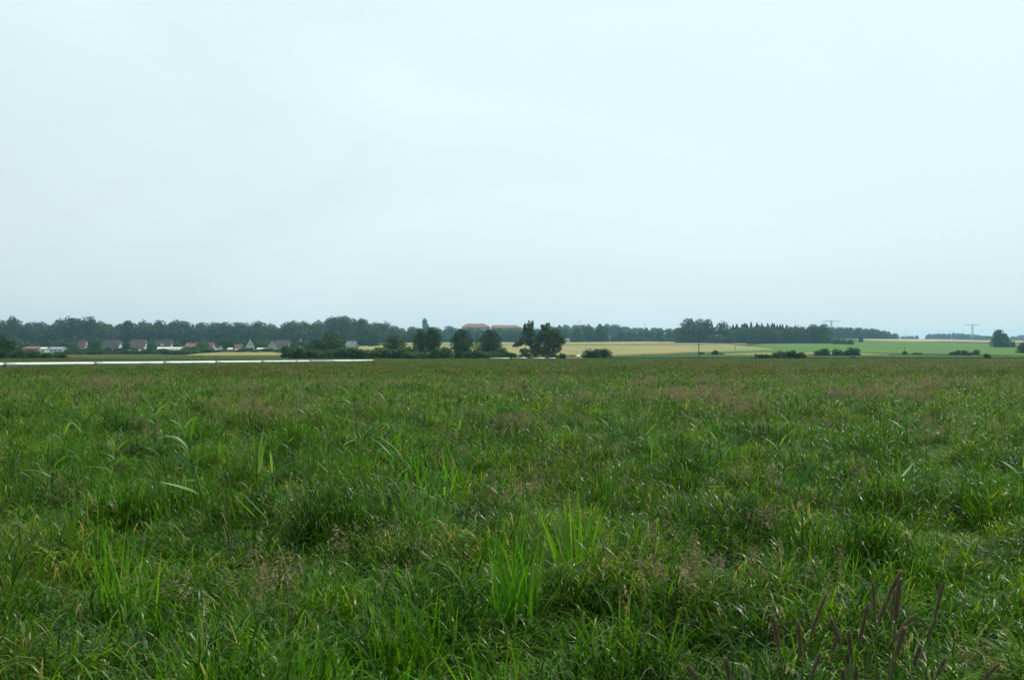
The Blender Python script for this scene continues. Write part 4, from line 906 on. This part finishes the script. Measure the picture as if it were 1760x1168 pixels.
add(x, y, r.integers(4, 7, n), r.uniform(.9, 1.3, n), np.where(y > 110, .5, .75) * r.uniform(.8, 1.1, n) * np.where(nearpipe, .5, 1), r.uniform(0, 6.28, n), .05)
scatter('flowering_grass', PC2, np.concatenate(xs_), np.concatenate(ys_), np.concatenate(id_), np.concatenate(sc_), np.concatenate(ro_), 'pinkish brown flowering grass tops spread in patches over the meadow', 'grass')

# ------------------------------------------------------------------ reeds, sedge tussocks, dry stalks, seed heads
def ribbon(pts, width, up=(0, 0, 1), fold=0.25):
    """a leaf through the given points: pointed at both ends, with a shallow keel"""
    P = np.array(pts, float); n = 9; tt = np.linspace(0, 1, n); s0 = np.linspace(0, 1, len(P))
    if len(P) == 3:
        C = ((1 - tt) ** 2)[:, None] * P[0] + (2 * (1 - tt) * tt)[:, None] * P[1] + (tt ** 2)[:, None] * P[2]
    else: C = np.stack([np.interp(tt, s0, P[:, i]) for i in range(3)], 1)
    T_ = np.gradient(C, axis=0); T_ /= np.linalg.norm(T_, axis=1)[:, None]
    S = np.cross(T_, np.array(up, float)); S /= (np.linalg.norm(S, axis=1)[:, None] + 1e-6); Nn = np.cross(S, T_)
    w = width * .5 * np.interp(tt, [0, .12, .35, .7, 1], [.45, .85, 1, .6, .03])
    V = np.stack([C - S * w[:, None] + Nn * w[:, None] * fold, C, C + S * w[:, None] + Nn * w[:, None] * fold], 1).reshape(-1, 3)
    fs = []
    for i in range(n - 1):
        for j in (0, 1): fs.append((3 * i + j, 3 * i + j + 1, 3 * i + j + 4, 3 * i + j + 3))
    return V, np.array(fs)
def leaf_obj(name, pts, width, parent, mat, tint, up=(0, -0.6, .8)):
    V, f = ribbon(pts, width, up); return obj(name, mesh_np(name, V, f, mat, tint=np.full(len(V), tint), smooth=True), parent)
def stem_obj(name, pts, rad, parent, mat, tint=.4, seg=6):
    m = MB(); m.tube(pts, rad, seg); me = mesh_np(name, np.array(m.v), [np.array([f for f in m.f if len(f) == 4])], mat, tint=np.full(len(m.v), tint), smooth=True); return obj(name, me, parent)
def reed_from_photo(name, D, stem_px, leaves, label, cat='reed', rad=.006, mat='reed', group=None, dy=0.05):
    """stem_px: photo points bottom to top; leaves: (points, width m, tint, depth offset at tip)"""
    bx = world_x(stem_px[0][0], D); e = empty(name, (bx, D, 0), 0, label, cat, group)
    W_ = lambda px_, py_, d=0.0: (world_x(px_, D + d) - bx, d, world_z(py_, D + d))
    b = W_(*stem_px[0]); slope = (W_(*stem_px[1])[0] - b[0]) / max(.05, W_(*stem_px[1])[2] - b[2])
    pts = [(b[0] - slope * b[2] * .7, 0, -.03)] + [W_(*p) for p in stem_px]
    n = len(pts); stem_obj('stem', pts, [rad * (1 - .7 * i / (n - 1)) for i in range(n)], e, M[mat], .15)
    for pl, w, t, d in leaves:
        m = len(pl); leaf_obj('leaf', [W_(p[0], p[1], d * i / (m - 1)) for i, p in enumerate(pl)], w, e, M['reed'], t)
    return e
reed_from_photo('reed_plant', 7.9, [(366, 915), (357, 880), (343, 839), (332, 798), (325, 770), (320, 752), (317, 735)],
    [([(319, 752), (313, 724), (290, 721)], .026, .95, -.1), ([(319, 745), (309, 722), (301, 703)], .028, .8, .1), ([(324, 775), (300, 742), (270, 752)], .034, .3, -.25), ([(327, 803), (306, 790), (283, 760)], .036, .15, .2),
     ([(343, 848), (318, 836), (270, 826)], .032, .85, -.2), ([(338, 825), (325, 824), (312, 826)], .022, .9, .1), ([(357, 880), (368, 860), (383, 846)], .022, .5, .05), ([(330, 800), (318, 788), (300, 770)], .03, .1, .1)],
    'tall reed leaning left with drooping dark leaves, left foreground')
reed_from_photo('reed_plant', 7.7, [(438, 930), (439, 900), (441, 850), (442, 800), (443, 770)],
    [([(442, 800), (438, 768), (435, 742)], .022, .85, 0), ([(443, 800), (449, 760), (454, 735)], .028, .95, .05), ([(443, 815), (452, 790), (455, 760)], .03, .9, -.1), ([(441, 810), (442, 782), (444, 755)], .024, .7, .1),
     ([(445, 850), (462, 806), (522, 787)], .03, .25, .2), ([(444, 850), (452, 838), (460, 812)], .028, .3, .1), ([(439, 888), (420, 868), (400, 848)], .032, .98, -.3), ([(464, 895), (438, 868), (413, 842)], .022, .7, -.2), ([(476, 884), (484, 858), (504, 834)], .034, .95, -.2), ([(438, 920), (455, 902), (477, 897)], .024, .7, -.1), ([(470, 880), (479, 860), (485, 838)], .03, .75, .1)],
    'upright reed with bright pointed top and pale spread leaves, left foreground')
reed_from_photo('reed_plant', 9.0, [(1545, 880), (1545, 858), (1546, 835), (1545, 815)],
    [([(1545, 845), (1544, 812), (1543, 782)], .034, .8, 0), ([(1543, 828), (1524, 812), (1507, 790)], .032, .7, -.15), ([(1549, 818), (1560, 806), (1573, 790)], .02, .95, .15), ([(1544, 838), (1532, 830), (1518, 819)], .022, .95, -.2), ([(1550, 830), (1568, 818), (1590, 816)], .022, .75, -.1), ([(1573, 850), (1583, 840), (1594, 834)], .024, .95, -.1)],
    'reed with fan of short leaves, right foreground')
reed_from_photo('reed_plant', 9.6, [(1368, 860), (1373, 836), (1380, 818)],
    [([(1375, 836), (1386, 805), (1402, 789)], .045, .55, .1), ([(1372, 840), (1364, 815), (1360, 802)], .02, .5, .0), ([(1374, 845), (1388, 830), (1400, 826)], .022, .6, -.1)], 'single broad reed leaf pointing right, right of centre')
reed_from_photo('reed_plant', 17.5, [(1330, 760), (1331, 745)], [([(1331, 755), (1329, 735), (1327, 718)], .045, .95, 0), ([(1332, 755), (1337, 738), (1339, 722)], .045, .9, 0), ([(1331, 758), (1322, 744), (1318, 738)], .035, .7, 0)], 'bright V-shaped reed shoot in the right middle meadow')
reed_from_photo('reed_plant', 10.5, [(567, 828), (566, 800), (564, 790)], [([(565, 805), (560, 788), (547, 766)], .026, .95, 0), ([(566, 812), (556, 802), (543, 791)], .02, .95, 0), ([(566, 800), (569, 790), (570, 775)], .016, .6, 0)], 'small reed with two pale leaves left of centre')
reed_from_photo('reed_plant', 10.2, [(1214, 850), (1218, 815), (1220, 780), (1221, 758)], [([(1219, 800), (1217, 775), (1214, 755)], .018, .4, 0), ([(1216, 836), (1232, 834), (1250, 835)], .022, 1.0, -.1), ([(1220, 790), (1230, 778), (1234, 768)], .016, .4, .1)], 'thin dark reed with one pale horizontal leaf')
reed_from_photo('reed_plant', 13, [(610, 700), (608, 685), (606, 670)], [([(607, 690), (604, 672), (608, 655)], .035, .8, 0), ([(607, 695), (594, 682), (575, 684)], .03, .7, 0), ([(608, 688), (600, 672), (584, 662)], .03, .9, 0)], 'small upright reed below the pipe end')
reed_from_photo('dry_stalk', 7.6, [(395, 920), (392, 890), (386, 858), (380, 825), (375, 790), (369, 750), (363, 718), (357, 694)], [([(392, 890), (384, 868), (372, 850)], .006, .9, 0), ([(369, 760), (360, 756), (350, 750)], .005, .8, 0), ([(372, 775), (380, 768), (392, 764)], .004, .8, 0)], 'long thin brown dry stalk between the two big reeds', 'stalk', .0045, 'stalk')
reed_from_photo('dry_stalk', 7.5, [(398, 915), (393, 880), (391, 840), (390, 790), (392, 752)], [([(391, 840), (386, 832), (384, 820)], .005, .9, 0), ([(390, 800), (396, 790), (402, 786)], .004, .8, 0)], 'shorter straight dry stalk beside the long one', 'stalk', .004, 'stalk')
reed_from_photo('dry_stalk', 5.0, [(500, 1070), (494, 1020), (489, 975), (487, 958)], [([(494, 1020), (488, 1008), (480, 1000)], .005, .6, 0)], 'dark leaning stalk in the lower left grass', 'stalk', .005, 'stalk')
# smaller reed shoots across the middle of the meadow
def shoot_proto(seed):
    r = np.random.default_rng(seed); H = r.uniform(.85, 1.1); out = []
    lx, ly = r.uniform(-.08, .08, 2)
    m = MB(); m.tube([(0, 0, -.03), (lx * .4, ly * .4, H * .5), (lx, ly, H * .85)], [.005, .004, .002], 5)
    out.append(('stem', mesh_np('shoot_stem', np.array(m.v), [np.array([f for f in m.f if len(f) == 4])], M['reed'], tint=np.full(len(m.v), .3))))
    n = 6
    for k in range(n):
        t = .35 + .5 * k / (n - 1); a = k * 2.5 + r.uniform(-.5, .5); L = r.uniform(.24, .4) * (1.1 - .3 * t); b = np.array([lx * t, ly * t, H * t]); up = r.uniform(.5, 1.0) if k < n - 2 else 1.4
        o1 = b + np.array([math.cos(a) * L * .35, math.sin(a) * L * .35, L * .5 * up]); o2 = b + np.array([math.cos(a) * L * .85, math.sin(a) * L * .85, L * .55 * up * r.uniform(.3, 1.3)])
        V, f = ribbon([b, o1, o2], r.uniform(.018, .030), (math.cos(a + 1.2) * .3, math.sin(a + 1.2) * .3, .9)); out.append(('leaf', mesh_np('shoot_leaf', V, f, M['reed'], tint=np.full(len(V), r.uniform(.3, 1)), smooth=True)))
    return out
SH = [shoot_proto(500 + k) for k in range(6)]
r = np.random.default_rng(901)
spots = []
while len(spots) < 120:
    D = r.uniform(9, 52); px_ = r.uniform(-40, 1800); D = 9 + 43 * r.random() ** 1.4
    x = world_x(px_, D)
    if SN(21, 7)(x, D) > -.1 or r.random() < .25: spots.append((x, D))
for x, D in spots:
    e = empty('reed_shoot', (x, D, 0), r.uniform(0, 6.28), 'leafy green reed shoot standing above the grass of the middle meadow', 'reed', 'reed shoots in the middle meadow')
    sc = r.uniform(.7, 1.12); e.scale = (sc * 1.15, sc * 1.15, sc)
    for nm, me in random.choice(SH): obj(nm, me, e)
def tussock(px_, D, n, H, w, label, seed, spread=.16, tone=(.4, 1)):
    r = np.random.default_rng(seed); x = world_x(px_, D); e = empty('sedge_tussock', (x, D, 0), 0, label, 'tussock')
    v, f, m, _ = blades(n, spread, (H * .7, H * 1.12), (w * .7, w * 1.2), (66, 94), (.05, .75), r, nseg=6); o = obj('blades', mesh_np('tussock_blades', v, f, M['grass_broad'], tint=tints(n, m, r, *tone, 0)), e)
    v, f, m, _ = blades(n // 3, spread * 1.2, (H * .5, H * .8), (w * .6, w), (35, 75), (.4, 1.4), r, nseg=6); obj('outer_blades', mesh_np('outer_blades', v, f, M['grass_broad'], tint=tints(n // 3, m, r, .1, .8, 0)), e)
tussock(884, 6.0, 95, .80, .013, 'large bright green tussock of upright blades, bottom centre', 1, .15, (.15, .85))
tussock(990, 7.0, 50, .85, .016, 'small tussock right behind the large central one', 2, .1)
tussock(220, 6.3, 60, .75, .014, 'yellow-green tussock in the left foreground', 3, .16)
tussock(1390, 6.6, 70, .60, .012, 'dense dark-footed tussock in the right foreground', 4, .25)
tussock(1530, 6.9, 60, .62, .012, 'tussock below the fan-leaved reed', 5, .22)
tussock(1090, 4.7, 26, .62, .014, 'loose low tussock at the bottom right of centre', 6, .14)
tussock(860, 4.3, 22, .62, .017, 'sparse tussock of long blades at the bottom edge', 7, .12)
tussock(330, 4.6, 26, .62, .012, 'loose tussock at the bottom left', 8, .15)
tussock(760, 11, 50, .82, .02, 'upright bright clump left of centre in the middle meadow', 9, .3)
tussock(730, 8.5, 36, .75, .014, 'narrow bright clump before the centre clump', 10, .16)

def seed_head(D, top, bot, label, thick=.0085, seed=0):
    r = np.random.default_rng(seed + 60); bx, by = bot
    e = empty('seed_head_stalk', (world_x(bx, D), D, 0), 0, label, 'grass stem', 'brown seed heads at the lower right')
    ox = world_x(bx, D); W_ = lambda px_, py_: np.array([world_x(px_, D) - ox, 0, world_z(py_, D)])
    A, B = W_(*bot), W_(*top); d = B - A; L = np.linalg.norm(d); d /= L
    C = [A + (B - A) * t + np.array([0, 0, 1]) * L * .06 * math.sin(math.pi * t) for t in np.linspace(0, 1, 12)]
    foot = np.array([A[0] - d[0] * A[2] * .35, r.uniform(-.05, .05), -.03]); mid = (A + foot) / 2 - np.array([d[0] * .03, 0, 0])
    stem_obj('stem', [foot, mid, A - d * .05, A, A + d * .02], [.0022, .002, .0017, .0016, .0015], e, M['stalk'], .2, 5)
    # spike: bumpy core with many short bristles
    prof = np.interp(np.linspace(0, 1, 12), [0, .08, .5, .85, 1], [.35, .85, 1, .8, .2]) * thick * .72
    m = MB(); m.tube(C, list(prof * .8), 8); parts = [(np.array(m.v) + r.normal(0, thick * .06, (len(m.v), 3)), np.array([f for f in m.f if len(f) == 4]), np.full(len(m.v), .35), 0)]
    n = 1100; t = r.random(n); ci = np.stack([np.interp(t, np.linspace(0, 1, 12), [c[i] for c in C]) for i in range(3)], 1); pr = np.interp(t, np.linspace(0, 1, 12), prof)
    q = r.normal(size=(n, 3)); q -= (q @ d)[:, None] * d; q /= np.linalg.norm(q, axis=1)[:, None]
    base = ci + q * pr[:, None] * .8; tip = base + q * (thick * .55) + d * thick * r.uniform(.4, 1.1, n)[:, None]; s = np.cross(q, d) * .0006
    V = np.stack([base - s, base + s, tip + s * .3, tip - s * .3], 1).reshape(-1, 3); k = np.arange(n) * 4
    parts.append((V, np.stack([k, k + 1, k + 2, k + 3], 1), np.repeat(r.uniform(.3, 1, n), 4), 0))
    V, f, tt, mi = merge(parts); obj('spike', mesh_np('spike', V, f, M['seed'], tint=tt), e)
heads = [((1327, 1057), (1337, 1112), 'short thick seed head leaning left, leftmost upright one'), ((1370, 1065), (1375, 1124), 'thin straight seed head right of the leftmost one'),
 ((1419, 1020), (1392, 1092), 'long seed head bending right above the left cluster'), ((1427, 1062), (1442, 1105), 'seed head tilting left in the left cluster'),
 ((1491, 1036), (1474, 1110), 'seed head leaning right just left of the tall straight one'), ((1499, 999), (1502, 1064), 'tall straight dark seed head left of the crossing pair'),
 ((1547, 981), (1509, 1066), 'tallest seed head, arching up to the right'), ((1546, 994), (1537, 1067), 'thick upright seed head below the tallest tip'),
 ((1537, 1012), (1531, 1064), 'slim seed head beside the thick upright one'), ((1571, 1054), (1525, 1112), 'seed head bowing strongly to the right'),
 ((1553, 1078), (1538, 1126), 'shadowed seed head under the bowing one'), ((1622, 997), (1604, 1062), 'tall lone seed head on the right'),
 ((1606, 1062), (1592, 1096), 'short seed head below the tall lone one'), ((1580, 1108), (1568, 1142), 'thin low seed head left of the lone one'),
 ((1623, 1129), (1607, 1160), 'low seed head near the bottom right'), ((1714, 1138), (1684, 1170), 'thick seed head leaning right, rightmost of all'),
 ((1457, 1083), (1461, 1126), 'small upright seed head in the middle of the cluster'), ((1408, 1121), (1391, 1167), 'greenish seed head rising from the bottom edge'),
 ((1447, 1148), (1449, 1180), 'seed head tip cut by the bottom edge, left one'), ((1470, 1142), (1468, 1176), 'seed head tip cut by the bottom edge, right one'),
 ((1536, 1133), (1527, 1164), 'low seed head below the bowing one'), ((1246, 1129), (1254, 1168), 'outlying seed head well left of the cluster'),
 ((1180, 1143), (1201, 1170), 'seed head leaning left, farthest left of all'), ((1438, 1080), (1430, 1119), 'dim seed head crossing behind the left-tilting one')]
for i, (tp, bt, lab) in enumerate(heads):
    seed_head(2.7 + .25 * math.sin(i * 1.7), tp, bt, lab, thick=[.0062, .0070, .0052][i % 3] * (1.15 if 'thick' in lab or 'tallest' in lab else 1), seed=i)

# ------------------------------------------------------------------ haze
m, nt = new_mat('air'); o = N(nt, 'ShaderNodeOutputMaterial'); pv = N(nt, 'ShaderNodeVolumePrincipled')
pv.inputs['Color'].default_value = (0.40, 0.74, 1.0, 1); pv.inputs['Density'].default_value = 0.000125; pv.inputs['Anisotropy'].default_value = 0.3
nt.links.new(pv.outputs[0], o.inputs['Volume'])
b = MB(); b.box(-5200, 5200, -200, 5200, -1.2, 85); hz = b.build('haze', m); tag(hz, kind='stuff')
print('plants', NT['n'], 'objects', len(bpy.data.objects))
